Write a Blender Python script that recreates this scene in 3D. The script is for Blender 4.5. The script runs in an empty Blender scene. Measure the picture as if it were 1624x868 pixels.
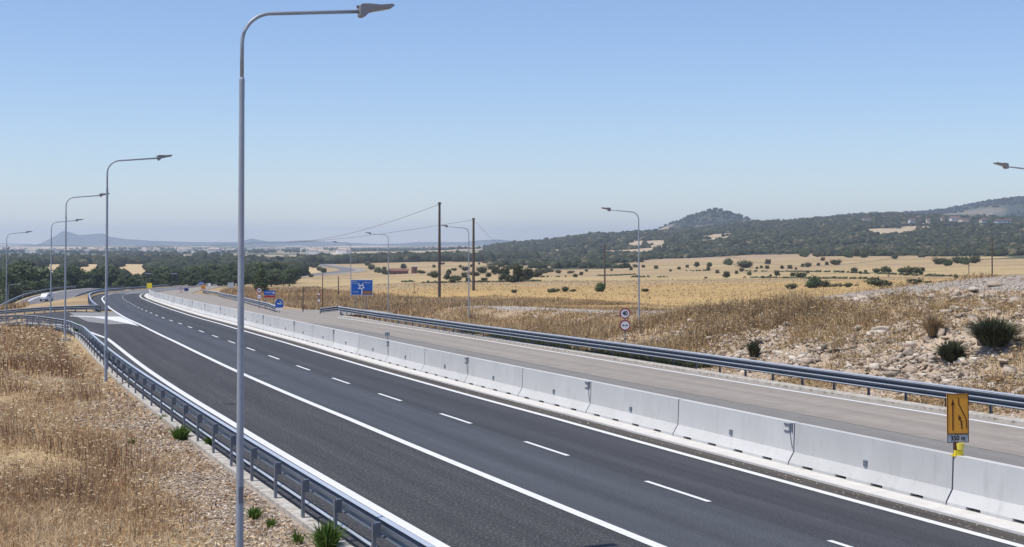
import bpy, math, random
import numpy as np
from mathutils import Vector, Matrix
R = math.radians
SC = bpy.context.scene
COL = SC.collection
rng = np.random.default_rng(7)
random.seed(7)

# ------------------------------------------------------------------ camera, sky, sun, exposure
F, HZ, CX = 2250.0, 390.0, 812.0           # focal length (px of a 1624 px wide frame), horizon row, centre column
CAMZ = 5.7
cam_d = bpy.data.cameras.new('camera'); cam = bpy.data.objects.new('camera', cam_d); COL.objects.link(cam)
PITCH = R(1.5)
cam.location = (0, 0, CAMZ); cam.rotation_euler = (R(90) + PITCH, 0, 0)
cam_d.sensor_width = 36; cam_d.lens = 36 * F / 1624
cam_d.shift_y = -(434 - (HZ - F * math.tan(PITCH))) / 1624
cam_d.clip_start = 0.5; cam_d.clip_end = 40000
SC.camera = cam
SUN_EL, SUN_AZ = R(66), R(-112)             # azimuth measured from +Y towards +X
W = bpy.data.worlds.new('World'); SC.world = W; W.use_nodes = True
nt = W.node_tree; bg = nt.nodes['Background']
sky = nt.nodes.new('ShaderNodeTexSky'); sky.sky_type = 'NISHITA'; sky.sun_disc = False
sky.sun_elevation = SUN_EL; sky.sun_rotation = SUN_AZ
sky.altitude = 0; sky.air_density = 1.0; sky.dust_density = 0.12; sky.ozone_density = 6.0
wb = nt.nodes.new('ShaderNodeMix'); wb.data_type = 'RGBA'; wb.blend_type = 'MULTIPLY'; wb.inputs[0].default_value = 1; wb.inputs[7].default_value = (1.01, .978, 1.055, 1)   # the phone's white balance
nt.links.new(sky.outputs[0], wb.inputs[6]); nt.links.new(wb.outputs[2], bg.inputs[0]); bg.inputs[1].default_value = 0.125
sd = bpy.data.lights.new('sun', 'SUN'); so = bpy.data.objects.new('sun', sd); COL.objects.link(so)
sd.energy = 4.0; sd.angle = R(0.6); sd.color = (1, 0.94, 0.84)
ts = Vector((math.sin(SUN_AZ) * math.cos(SUN_EL), math.cos(SUN_AZ) * math.cos(SUN_EL), math.sin(SUN_EL)))
so.rotation_euler = ts.to_track_quat('Z', 'Y').to_euler(); so.location = ts * 50
vs = SC.view_settings; vs.view_transform = 'Standard'; vs.look = 'None'; vs.gamma = 1; vs.exposure = 0.09
SC.cycles.max_bounces = 5; SC.cycles.diffuse_bounces = 2; SC.cycles.glossy_bounces = 2
SC.cycles.transmission_bounces = 2; SC.cycles.transparent_max_bounces = 6; SC.cycles.volume_bounces = 2

# ------------------------------------------------------------------ helpers
def tag(o, label=None, cat=None, group=None, kind=None):
    if label: o['label'] = label
    if cat: o['category'] = cat
    if group: o['group'] = group
    if kind: o['kind'] = kind
    return o
def empty(name, loc=(0, 0, 0), rz=0.0):
    o = bpy.data.objects.new(name, None); COL.objects.link(o)
    o.location = loc; o.rotation_euler = (0, 0, rz); o.empty_display_size = .3
    return o
def children(o): return [c for c in bpy.data.objects if c.parent == o]
def copy_tree(o, kids, parent=None):
    """kids: nested list [(child, [(sub, [])])] so no slow searches"""
    c = o.copy(); COL.objects.link(c); c.parent = parent
    for ch, sub in kids: copy_tree(ch, sub, c)
    return c
def tree_of(o): return [(c, tree_of(c)) for c in children(o)]

class MB:
    def __init__(s): s.v = []; s.f = []
    def add(s, vs_, fs_):
        n = len(s.v); s.v += [tuple(p) for p in vs_]; s.f += [tuple(n + i for i in f) for f in fs_]
        return s
    def box(s, c, d, M=None, taper=1.0):
        x, y, z = d[0] / 2, d[1] / 2, d[2] / 2
        P = [Vector((a * x * (taper if k > 0 else 1), b * y * (taper if k > 0 else 1), k * z)) for k in (-1, 1) for a, b in ((-1, -1), (1, -1), (1, 1), (-1, 1))]
        if M: P = [M @ p for p in P]
        C_ = Vector(c)
        return s.add([p + C_ for p in P], [(0, 3, 2, 1), (4, 5, 6, 7), (0, 1, 5, 4), (1, 2, 6, 5), (2, 3, 7, 6), (3, 0, 4, 7)])
    def tube(s, pts, r, n=10, cap=True):
        pts = [Vector(p) for p in pts]; rs = r if isinstance(r, (list, tuple)) else [r] * len(pts)
        base = len(s.v); N = len(pts)
        for i, p in enumerate(pts):
            t = (pts[min(i + 1, N - 1)] - pts[max(i - 1, 0)]).normalized()
            a = Vector((0, 0, 1)) if abs(t.z) < .9 else Vector((0, 1, 0))
            u = t.cross(a).normalized(); w = t.cross(u)
            for k in range(n):
                th = 2 * math.pi * k / n
                s.v.append(tuple(p + (u * math.cos(th) + w * math.sin(th)) * rs[i]))
        for i in range(N - 1):
            for k in range(n):
                a = base + i * n + k; b = base + i * n + (k + 1) % n
                s.f.append((a, b, b + n, a + n))
        if cap:
            s.f.append(tuple(base + k for k in range(n))[::-1]); s.f.append(tuple(base + (N - 1) * n + k for k in range(n)))
        return s
    def prism(s, poly, y0, y1, M=None):
        """poly in (x, z), extruded along y"""
        n = len(poly)
        P = [Vector((x, y0, z)) for x, z in poly] + [Vector((x, y1, z)) for x, z in poly]
        if M: P = [M @ p for p in P]
        return s.add(P, [tuple(range(n)), tuple(range(2 * n - 1, n - 1, -1))] + [(i, n + i, n + (i + 1) % n, (i + 1) % n) for i in range(n)])
    def build(s, name, mat, parent=None, smooth=False):
        me = bpy.data.meshes.new(name); me.from_pydata(s.v, [], s.f); me.update()
        import bmesh
        bm = bmesh.new(); bm.from_mesh(me); bmesh.ops.recalc_face_normals(bm, faces=bm.faces); bm.to_mesh(me); bm.free()
        if smooth:
            me.polygons.foreach_set('use_smooth', [True] * len(me.polygons))
        o = bpy.data.objects.new(name, me); COL.objects.link(o)
        if mat: me.materials.append(mat)
        if parent: o.parent = parent
        return o
def np_mesh(name, V, faces, mat, attr=None, smooth=False, parent=None, col=None):
    """V (n,3) array, faces (m,k) array of equal-sized faces"""
    me = bpy.data.meshes.new(name)
    V = np.asarray(V, np.float32); faces = np.asarray(faces, np.int32); m, k = faces.shape
    me.vertices.add(len(V)); me.vertices.foreach_set('co', V.ravel())
    me.loops.add(m * k); me.loops.foreach_set('vertex_index', faces.ravel())
    me.polygons.add(m); me.polygons.foreach_set('loop_start', np.arange(0, m * k, k, dtype=np.int32))
    me.update(calc_edges=True)
    if smooth: me.polygons.foreach_set('use_smooth', np.ones(m, bool))
    if attr is not None:
        a = me.attributes.new('tint', 'FLOAT', 'POINT'); a.data.foreach_set('value', np.asarray(attr, np.float32))
    if col is not None:
        a = me.color_attributes.new('col', 'FLOAT_COLOR', 'POINT')
        c4 = np.ones((len(V), 4), np.float32); c4[:, :3] = col; a.data.foreach_set('color', c4.ravel())
    me.validate()
    o = bpy.data.objects.new(name, me); COL.objects.link(o)
    if mat: me.materials.append(mat)
    if parent: o.parent = parent
    return o

# value noise
_tab = rng.random((256, 256))
def vnoise(x, y):
    xi = np.floor(x).astype(int); yi = np.floor(y).astype(int); fx = x - xi; fy = y - yi
    fx = fx * fx * (3 - 2 * fx); fy = fy * fy * (3 - 2 * fy)
    g = lambda a, b: _tab[a & 255, b & 255]
    return (g(xi, yi) * (1 - fx) + g(xi + 1, yi) * fx) * (1 - fy) + (g(xi, yi + 1) * (1 - fx) + g(xi + 1, yi + 1) * fx) * fy
def fbm(x, y, o=4):
    r = 0; a = .5; t = 0
    for i in range(o):
        r = r + a * vnoise(x * 2 ** i + 17.3 * i, y * 2 ** i + 5.1 * i); t += a; a *= .5
    return r / t
def sstep(a, b, x):
    t = np.clip((x - a) / (b - a), 0, 1); return t * t * (3 - 2 * t)

# ------------------------------------------------------------------ materials
def mat(name, color, rough=.8, metal=0., noise=None, bump=None, spec=.3, stain=None, zs=None):
    """noise = (scale, amount[, detail]) varies the value; bump = (scale, strength, distance); stain=(scale,color,lo,hi)"""
    m = bpy.data.materials.new(name); m.use_nodes = True; t = m.node_tree; b = t.nodes['Principled BSDF']
    b.inputs['Roughness'].default_value = rough; b.inputs['Metallic'].default_value = metal
    b.inputs['Specular IOR Level'].default_value = spec
    b.inputs['Base Color'].default_value = (*color, 1)
    geo = t.nodes.new('ShaderNodeNewGeometry')
    last = None
    if noise:
        n = t.nodes.new('ShaderNodeTexNoise'); n.inputs['Scale'].default_value = noise[0]; n.inputs['Detail'].default_value = 6; n.inputs['Roughness'].default_value = .65
        t.links.new(geo.outputs['Position'], n.inputs['Vector'])
        mr = t.nodes.new('ShaderNodeMapRange'); mr.inputs[1].default_value = .3; mr.inputs[2].default_value = .7
        mr.inputs[3].default_value = 1 - noise[1]; mr.inputs[4].default_value = 1 + noise[1]
        t.links.new(n.outputs['Fac'], mr.inputs[0])
        mx = t.nodes.new('ShaderNodeMix'); mx.data_type = 'RGBA'; mx.blend_type = 'MULTIPLY'; mx.inputs[0].default_value = 1
        mx.inputs[6].default_value = (*color, 1); t.links.new(mr.outputs[0], mx.inputs[7]); last = mx.outputs[2]
    if stain:
        n2 = t.nodes.new('ShaderNodeTexNoise'); n2.inputs['Scale'].default_value = stain[0]; n2.inputs['Detail'].default_value = 8; n2.inputs['Roughness'].default_value = .7
        t.links.new(geo.outputs['Position'], n2.inputs['Vector'])
        if zs:
            mp = t.nodes.new('ShaderNodeMapping'); mp.inputs['Scale'].default_value = (1, 1, zs); t.links.new(geo.outputs['Position'], mp.inputs['Vector']); t.links.new(mp.outputs[0], n2.inputs['Vector'])
        r2 = t.nodes.new('ShaderNodeMapRange'); r2.inputs[1].default_value = stain[2]; r2.inputs[2].default_value = stain[3]; t.links.new(n2.outputs['Fac'], r2.inputs[0])
        m2 = t.nodes.new('ShaderNodeMix'); m2.data_type = 'RGBA'; t.links.new(r2.outputs[0], m2.inputs[0])
        if last: t.links.new(last, m2.inputs[6])
        else: m2.inputs[6].default_value = (*color, 1)
        m2.inputs[7].default_value = (*stain[1], 1); last = m2.outputs[2]
    if last: t.links.new(last, b.inputs['Base Color'])
    if bump:
        n3 = t.nodes.new('ShaderNodeTexNoise'); n3.inputs['Scale'].default_value = bump[0]; n3.inputs['Detail'].default_value = 4
        t.links.new(geo.outputs['Position'], n3.inputs['Vector'])
        bp = t.nodes.new('ShaderNodeBump'); bp.inputs['Strength'].default_value = bump[1]; bp.inputs['Distance'].default_value = bump[2]
        t.links.new(n3.outputs['Fac'], bp.inputs['Height']); t.links.new(bp.outputs[0], b.inputs['Normal'])
    return m
def ramp_mat(name, stops, rough=.9, transl=0., attr='tint', noise=None):
    m = bpy.data.materials.new(name); m.use_nodes = True; t = m.node_tree; b = t.nodes['Principled BSDF']
    b.inputs['Roughness'].default_value = rough; b.inputs['Specular IOR Level'].default_value = .15
    a = t.nodes.new('ShaderNodeAttribute'); a.attribute_name = attr
    src = a.outputs['Fac']
    if noise:
        geo = t.nodes.new('ShaderNodeNewGeometry'); n = t.nodes.new('ShaderNodeTexNoise'); n.inputs['Scale'].default_value = noise[0]; n.inputs['Detail'].default_value = 5
        t.links.new(geo.outputs['Position'], n.inputs['Vector'])
        mt = t.nodes.new('ShaderNodeMath'); mt.operation = 'MULTIPLY_ADD'; mt.inputs[1].default_value = noise[1]; t.links.new(n.outputs['Fac'], mt.inputs[0])
        sb = t.nodes.new('ShaderNodeMath'); sb.operation = 'SUBTRACT'; sb.inputs[1].default_value = noise[1] / 2; t.links.new(a.outputs['Fac'], sb.inputs[0])
        t.links.new(sb.outputs[0], mt.inputs[2]); src = mt.outputs[0]
    cr = t.nodes.new('ShaderNodeValToRGB'); el = cr.color_ramp.elements
    while len(el) < len(stops): el.new(.5)
    for e, (p, c) in zip(el, stops): e.position = p; e.color = (*c, 1)
    t.links.new(src, cr.inputs[0]); t.links.new(cr.outputs[0], b.inputs['Base Color'])
    if transl:
        tr = t.nodes.new('ShaderNodeBsdfTranslucent'); t.links.new(cr.outputs[0], tr.inputs[0])
        ms = t.nodes.new('ShaderNodeMixShader'); ms.inputs[0].default_value = transl
        t.links.new(b.outputs[0], ms.inputs[1]); t.links.new(tr.outputs[0], ms.inputs[2])
        t.links.new(ms.outputs[0], t.nodes['Material Output'].inputs['Surface'])
    return m
def road_mat(name, color, rough, grain, speck, streak=.12, track=.05, bump=(45, .5, .01), spots=None):
    """surface that knows its offset across the road (attribute 'road': offset, distance)"""
    m = mat(name, color, rough, noise=(1.3, .07), bump=bump, stain=(grain, speck, .50, .72)); t = m.node_tree; b = t.nodes['Principled BSDF']
    src = b.inputs['Base Color'].links[0].from_socket
    a = t.nodes.new('ShaderNodeAttribute'); a.attribute_name = 'road'
    mp = t.nodes.new('ShaderNodeMapping'); mp.inputs['Scale'].default_value = (2.2, .045, 1); t.links.new(a.outputs['Vector'], mp.inputs['Vector'])
    n = t.nodes.new('ShaderNodeTexNoise'); n.inputs['Scale'].default_value = 1; n.inputs['Detail'].default_value = 6; n.inputs['Roughness'].default_value = .7; t.links.new(mp.outputs[0], n.inputs['Vector'])
    r1 = t.nodes.new('ShaderNodeMapRange'); r1.inputs[1].default_value = .3; r1.inputs[2].default_value = .7; r1.inputs[3].default_value = 1 - streak; r1.inputs[4].default_value = 1 + streak; t.links.new(n.outputs['Fac'], r1.inputs[0])
    sx = t.nodes.new('ShaderNodeSeparateXYZ'); t.links.new(a.outputs['Vector'], sx.inputs[0])
    m1 = t.nodes.new('ShaderNodeMath'); m1.operation = 'MULTIPLY_ADD'; m1.inputs[1].default_value = 2 * math.pi / 1.66; m1.inputs[2].default_value = 1.65 * 2 * math.pi / 1.66 + math.pi; t.links.new(sx.outputs[0], m1.inputs[0])
    m2 = t.nodes.new('ShaderNodeMath'); m2.operation = 'COSINE'; t.links.new(m1.outputs[0], m2.inputs[0])
    m3 = t.nodes.new('ShaderNodeMath'); m3.operation = 'MULTIPLY_ADD'; m3.inputs[1].default_value = track; m3.inputs[2].default_value = 1; t.links.new(m2.outputs[0], m3.inputs[0])
    m4 = t.nodes.new('ShaderNodeMath'); m4.operation = 'MULTIPLY'; t.links.new(r1.outputs[0], m4.inputs[0]); t.links.new(m3.outputs[0], m4.inputs[1])
    mx = t.nodes.new('ShaderNodeMix'); mx.data_type = 'RGBA'; mx.blend_type = 'MULTIPLY'; mx.inputs[0].default_value = 1; t.links.new(src, mx.inputs[6]); t.links.new(m4.outputs[0], mx.inputs[7])
    t.links.new(mx.outputs[2], b.inputs['Base Color'])
    return m
M = {}
M['asphalt'] = road_mat('asphalt', (.046, .047, .051), .78, 22, (.15, .15, .155), .22, .10)
M['asphalt_mid'] = road_mat('asphalt_mid', (.057, .061, .068), .74, 22, (.17, .175, .185), .20, .10)
M['asphalt_ramp'] = road_mat('asphalt_ramp', (.044, .043, .046), .82, 15, (.21, .20, .18), .24, .05, (30, .6, .012))
M['pale_road'] = road_mat('pale_road', (.305, .272, .232), .9, .9, (.25, .228, .20), .12, .05, (30, .3, .006))
M['pale_seam'] = road_mat('pale_seam', (.215, .203, .187), .9, 2, (.18, .17, .16), .08, .03, (30, .3, .006))
M['old_road'] = mat('old_road', (.17, .165, .17), .9, noise=(.1, .2))
M['dark_mark'] = mat('dark_mark', (.022, .022, .024), .6)
M['paint'] = mat('paint', (.74, .74, .73), .6, noise=(3, .08), stain=(12, (.26, .26, .26), .56, .80))
M['gore'] = mat('gore', (.26, .25, .24), .8, noise=(1, .15))
M['dirt_strip'] = road_mat('dirt_strip', (.082, .073, .064), .95, 5, (.10, .09, .08), .40, .0)
M['plinth'] = mat('plinth', (.62, .60, .56), .9, noise=(2.5, .1), bump=(20, .5, .02), stain=(5, (.35, .32, .28), .58, .75))
M['concrete'] = mat('concrete', (.545, .54, .525), .88, noise=(.7, .07), bump=(25, .25, .006), stain=(4.5, (.34, .33, .31), .54, 1.0), zs=.2)
t = M['concrete'].node_tree; b = t.nodes['Principled BSDF']; src = b.inputs['Base Color'].links[0].from_socket
oi = t.nodes.new('ShaderNodeObjectInfo'); mr = t.nodes.new('ShaderNodeMapRange'); mr.inputs[3].default_value = .90; mr.inputs[4].default_value = 1.04; t.links.new(oi.outputs['Random'], mr.inputs[0])
mx = t.nodes.new('ShaderNodeMix'); mx.data_type = 'RGBA'; mx.blend_type = 'MULTIPLY'; mx.inputs[0].default_value = 1; t.links.new(src, mx.inputs[6]); t.links.new(mr.outputs[0], mx.inputs[7]); t.links.new(mx.outputs[2], b.inputs['Base Color'])
M['kerb'] = mat('kerb', (.48, .45, .40), .9, noise=(3, .25), bump=(14, .6, .03), stain=(4, (.22, .18, .13), .50, .66))
M['steel'] = mat('steel', (.50, .54, .60), .42, .75, noise=(2, .12), spec=.5)
M['steel_dark'] = mat('steel_dark', (.20, .225, .265), .5, .5, noise=(4, .15), spec=.5)
M['steel_blue'] = mat('steel_blue', (.085, .115, .16), .5, .3, noise=(2, .15), spec=.4)
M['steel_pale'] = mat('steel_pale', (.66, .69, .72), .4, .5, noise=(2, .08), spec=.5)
M['pole'] = mat('pole', (.33, .37, .43), .45, .10, noise=(1.2, .10), spec=.5, stain=(6, (.25, .28, .33), .5, .8))
M['lamp_head'] = mat('lamp_head', (.30, .30, .31), .5, .2)
M['lens'] = mat('lens', (.34, .34, .34), .2, 0, spec=.6)
M['black'] = mat('black', (.02, .02, .022), .7)
M['rust'] = mat('rust', (.20, .12, .07), .9)
M['rubber'] = mat('rubber', (.03, .03, .03), .8)
M['wood'] = mat('wood', (.10, .083, .072), .9, noise=(3, .3))
M['orange'] = mat('orange', (.72, .32, .035), .5)
M['sign_dark'] = mat('sign_dark', (.09, .028, .012), .6)
M['yellow'] = mat('yellow', (.80, .62, .03), .4)
M['amber'] = mat('amber', (.85, .70, .10), .25, spec=.6)
M['white'] = mat('white', (.78, .78, .78), .5)
M['sign_grey'] = mat('sign_grey', (.42, .46, .50), .5)
M['red'] = mat('red', (.35, .03, .04), .5)
M['blue'] = mat('blue', (.012, .10, .42), .45)
M['navy'] = mat('navy', (.02, .035, .18), .5)
M['sign_back'] = mat('sign_back', (.05, .055, .06), .7)
M['car_white'] = mat('car_white', (.80, .80, .80), .3, spec=.5)
M['glass'] = mat('glass', (.03, .05, .06), .1, spec=.7)
M['brick'] = mat('brick', (.26, .12, .10), .9, noise=(1.5, .2))
M['roof'] = mat('roof', (.20, .10, .08), .9, noise=(1.5, .2))
M['roof_pale'] = mat('roof_pale', (.42, .34, .28), .9)
M['plaster'] = mat('plaster', (.62, .56, .44), .9)
M['plaster_white'] = mat('plaster_white', (.72, .70, .66), .9)
M['cable'] = mat('cable', (.10, .11, .12), .6)
M['bark'] = mat('bark', (.10, .075, .05), .95, noise=(6, .3))
M['stump'] = mat('stump', (.33, .26, .18), .95, noise=(8, .3))
M['leaf'] = ramp_mat('leaf', [(0, (.036, .056, .030)), (.5, (.085, .115, .055)), (1, (.16, .19, .10))], transl=.15)
M['leaf_pale'] = ramp_mat('leaf_pale', [(0, (.045, .065, .030)), (.5, (.095, .120, .055)), (1, (.17, .19, .095))], transl=.15)
M['leaf_scrub'] = ramp_mat('leaf_scrub', [(0, (.045, .055, .030)), (.5, (.085, .092, .050)), (1, (.15, .15, .085))], transl=.1)
M['leaf_fresh'] = ramp_mat('leaf_fresh', [(0, (.05, .09, .02)), (.5, (.11, .19, .035)), (1, (.20, .30, .06))], transl=.25)
M['forest'] = ramp_mat('forest', [(0, (.016, .026, .017)), (.45, (.038, .046, .027)), (.8, (.074, .078, .045)), (1, (.15, .13, .08))], noise=(.25, .5))
M['straw'] = ramp_mat('straw', [(0, (.16, .085, .055)), (.2, (.35, .21, .12)), (.5, (.58, .41, .235)), (.78, (.74, .57, .35)), (1, (.86, .75, .55))], transl=.15)
M['weeds'] = ramp_mat('weeds', [(0, (.14, .115, .06)), (.25, (.28, .195, .115)), (.55, (.42, .295, .17)), (.8, (.52, .375, .19)), (1, (.66, .52, .32))], transl=.15)
M['rock'] = ramp_mat('rock', [(0, (.20, .15, .11)), (.3, (.37, .295, .225)), (.7, (.49, .41, .33)), (1, (.66, .585, .49))], noise=(3, .5))
M['chips'] = ramp_mat('chips', [(0, (.13, .10, .08)), (.35, (.32, .25, .19)), (.75, (.50, .415, .335)), (1, (.72, .64, .54))])
# terrain: vertex colour is the kind of cover; noise breaks it up
gm = bpy.data.materials.new('terrain'); gm.use_nodes = True; t = gm.node_tree; b = t.nodes['Principled BSDF']
b.inputs['Roughness'].default_value = .95; b.inputs['Specular IOR Level'].default_value = .1
a = t.nodes.new('ShaderNodeVertexColor'); a.layer_name = 'col'
geo = t.nodes.new('ShaderNodeNewGeometry')
prev = a.outputs['Color']
for sc_, lo, hi, am in ((6., .3, .7, .30), (.45, .3, .7, .16), (.03, .3, .7, .12)):
    n = t.nodes.new('ShaderNodeTexNoise'); n.inputs['Scale'].default_value = sc_; n.inputs['Detail'].default_value = 5; n.inputs['Roughness'].default_value = .7
    t.links.new(geo.outputs['Position'], n.inputs['Vector'])
    mr = t.nodes.new('ShaderNodeMapRange'); mr.inputs[1].default_value = lo; mr.inputs[2].default_value = hi; mr.inputs[3].default_value = 1 - am; mr.inputs[4].default_value = 1 + am
    t.links.new(n.outputs['Fac'], mr.inputs[0])
    mx = t.nodes.new('ShaderNodeMix'); mx.data_type = 'RGBA'; mx.blend_type = 'MULTIPLY'; mx.inputs[0].default_value = 1
    t.links.new(prev, mx.inputs[6]); t.links.new(mr.outputs[0], mx.inputs[7]); prev = mx.outputs[2]
t.links.new(prev, b.inputs['Base Color'])
n = t.nodes.new('ShaderNodeTexNoise'); n.inputs['Scale'].default_value = 4; n.inputs['Detail'].default_value = 6; t.links.new(geo.outputs['Position'], n.inputs['Vector'])
bp = t.nodes.new('ShaderNodeBump'); bp.inputs['Strength'].default_value = .6; bp.inputs['Distance'].default_value = .12
t.links.new(n.outputs['Fac'], bp.inputs['Height']); t.links.new(bp.outputs[0], b.inputs['Normal'])
M['terrain'] = gm

# ------------------------------------------------------------------ road alignment and terrain
HT = np.array([(-60, 5.7), (0, 5.7), (33, 5.7), (47, 5.7), (61, 5.79), (75, 5.89), (89, 6.04), (103, 6.22), (117, 6.43), (131, 6.67), (146, 6.91), (160, 7.14), (174, 7.40),
               (220, 8.35), (290, 9.9), (400, 12.3), (500, 13.7), (656, 14.5), (900, 15.5), (1300, 17.0), (3000, 20)])
def roadz(Y): return CAMZ - np.interp(Y, HT[:, 0], HT[:, 1])
CP = np.array([(-60, 45.6), (-40, 37), (0, 18), (20, 9.3), (33.1, 3.8), (47.2, -2), (61, -7.4), (75, -12.6), (89.2, -17.6), (103, -22.5), (118, -27.6), (131.8, -32.4), (146, -37.1),
               (161, -42), (175, -46.4), (200, -54), (230, -63), (260, -71.3), (290, -78.8), (320, -85.3), (360, -92.7), (400, -98.7), (450, -104), (500, -107.5),
               (560, -109.5), (656, -108), (740, -103), (820, -100), (900, -103), (1000, -118), (1150, -150), (1300, -175), (1600, -200)])
_Y = np.arange(-60, 1600, 1.0)
_X = np.interp(_Y, CP[:, 0], CP[:, 1])
k = np.ones(15) / 15; _Xp = np.pad(_X, 7, mode='reflect', reflect_type='odd'); _X = np.convolve(_Xp, k, 'valid')
_dX = np.gradient(_X, _Y)
def cx(Y): return np.interp(Y, _Y, _X)
def cdir(Y):
    d = np.interp(Y, _Y, _dX); l = np.sqrt(1 + d * d); return d / l, 1 / l        # tangent (away from the camera)
def so_pt(Y, s):
    """point at station Y, offset s to the right"""
    tx, ty = cdir(Y); return cx(Y) + s * ty, Y - s * tx
def s_of(X, Y):
    Yf = np.array(Y, float)
    for _ in range(4):
        tx, ty = cdir(Yf); s = (X - cx(Yf)) / ty; Yf = Y + s * tx
    return s, Yf

cols = np.array([-900, -300, 0, 150, 300, 450, 600, 750, 850, 950, 1050, 1200, 1400, 1624, 1900, 2600.])
rowsZ = np.array([10, 60, 100, 150, 200, 270, 350, 450, 600, 800, 1100, 1400, 1800, 2300, 2800, 3400, 4500, 6500, 8200, 12000.])
# H below the camera, per row of distance (each list: columns above)
HTAB = np.array([
 [5.7]*16,
 [6.0,5.8,5.7,5.6,5.6,5.7,5.8,5.8,5.8,5.8,5.8,5.8,5.8,5.8,5.8,5.8],
 [9,7,6.2,6.2,6.2,6.2,6.4,6.6,6.6,6.6,6.5,6.3,6.0,5.8,5.8,5.8],
 [13,11,7.6,6.9,6.9,6.9,7.0,6.7,6.7,6.7,6.7,6.6,6.4,6.2,6.2,6.2],
 [15,14,12,8.5,8.3,8.0,7.7,7.2,7.2,7.2,7.2,7.2,7.2,7.0,7,7],
 [16,16,15,12.5,10.5,9.8,9.0,8.4,8.3,8.3,8.2,8.2,8.2,7.8,7.5,7],
 [17,17,16,15.5,13.2,11.5,10.2,9.3,9.3,9.3,9.3,9.0,8.6,8.0,7.5,7],
 [18,18,17.3,17,16,13.5,11.5,10.6,10.6,10.6,10.4,10,9.2,8.0,7.5,7],
 [19,19,18.5,18.5,18,15,13.2,12.0,12.2,12.2,11.8,11,9.5,7.8,6,5],
 [19,19,18.7,18.7,18.5,17,14.5,13.2,13.3,13.0,12.4,11,8.8,6.5,4,2],
 [19,19,18.4,18.2,18.2,17,15.6,14.9,14.7,13.5,11.7,9.8,6.8,3.5,0,-5],
 [19,19,18,17.5,18,17,16,15,15,12.5,9.5,6.0,2,-4,-10,-15],
 [19,19,17,17,17,16,15.5,14,13,5,-2,-9,-17,-22,-28,-30],
 [18,18,16.5,16.5,16.5,16,15,10,4,-8,-15,-25,-39,-38,-42,-45],
 [18,18,16,16,16,15.5,14,7,-6,-21,-27,-44,-59,-54,-57,-60],
 [18,18,16,16,16,15.5,14,9,4,-5,-9,-15,-25,-30,-35,-40],
 [15,15,14,14,14,14,13,12,10,5,0,-5,-10,-20,-30,-40],
 [8,8,6,6,6,6,5,5,5,5,5,0,-10,-20,-30,-30],
 [5,5,0,-2,-2,-2,-2,0,0,0,0,0,-10,-20,-30,-30],
 [5,5,0,0,0,0,0,0,0,0,0,0,0,0,0,0]], float)
SKY_PX = np.array([(-900, 388), (-100, 388), (0, 389), (60, 388), (85, 376), (100, 366), (106, 367), (125, 373), (140, 372), (150, 371), (165, 370), (172, 375), (200, 379), (240, 382), (300, 384), (380, 384),
                   (400, 378), (412, 381), (425, 383), (455, 383), (480, 381), (500, 382), (540, 384), (600, 387), (640, 386), (660, 384), (740, 384), (760, 381), (790, 380), (810, 382), (850, 384), (950, 386), (2600, 388)], float)
def bil(px, Z):
    lz = np.log(np.clip(Z, 10, 12000)); LR = np.log(rowsZ)
    i = np.clip(np.searchsorted(LR, lz) - 1, 0, len(LR) - 2); fz = (lz - LR[i]) / (LR[i + 1] - LR[i])
    px = np.clip(px, cols[0], cols[-1]); j = np.clip(np.searchsorted(cols, px) - 1, 0, len(cols) - 2); fx = (px - cols[j]) / (cols[j + 1] - cols[j])
    fx = fx * fx * (3 - 2 * fx) * .6 + fx * .4
    return (HTAB[i, j] * (1 - fx) + HTAB[i, j + 1] * fx) * (1 - fz) + (HTAB[i + 1, j] * (1 - fx) + HTAB[i + 1, j + 1] * fx) * fz
MND = np.array([(0, 4.9), (60, 3.7), (68, 3.3), (84, 2.1), (96, 1.3), (108, .85), (127, .6), (150, .35), (180, .15), (220, 0)])
def ramp_drop(s, Yf): return (.12 + .09 * sstep(200, 300, Yf) * (1 - sstep(430, 540, Yf))) * np.clip(-s - 8, 0, 60) * sstep(105, 150, Yf)
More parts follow.
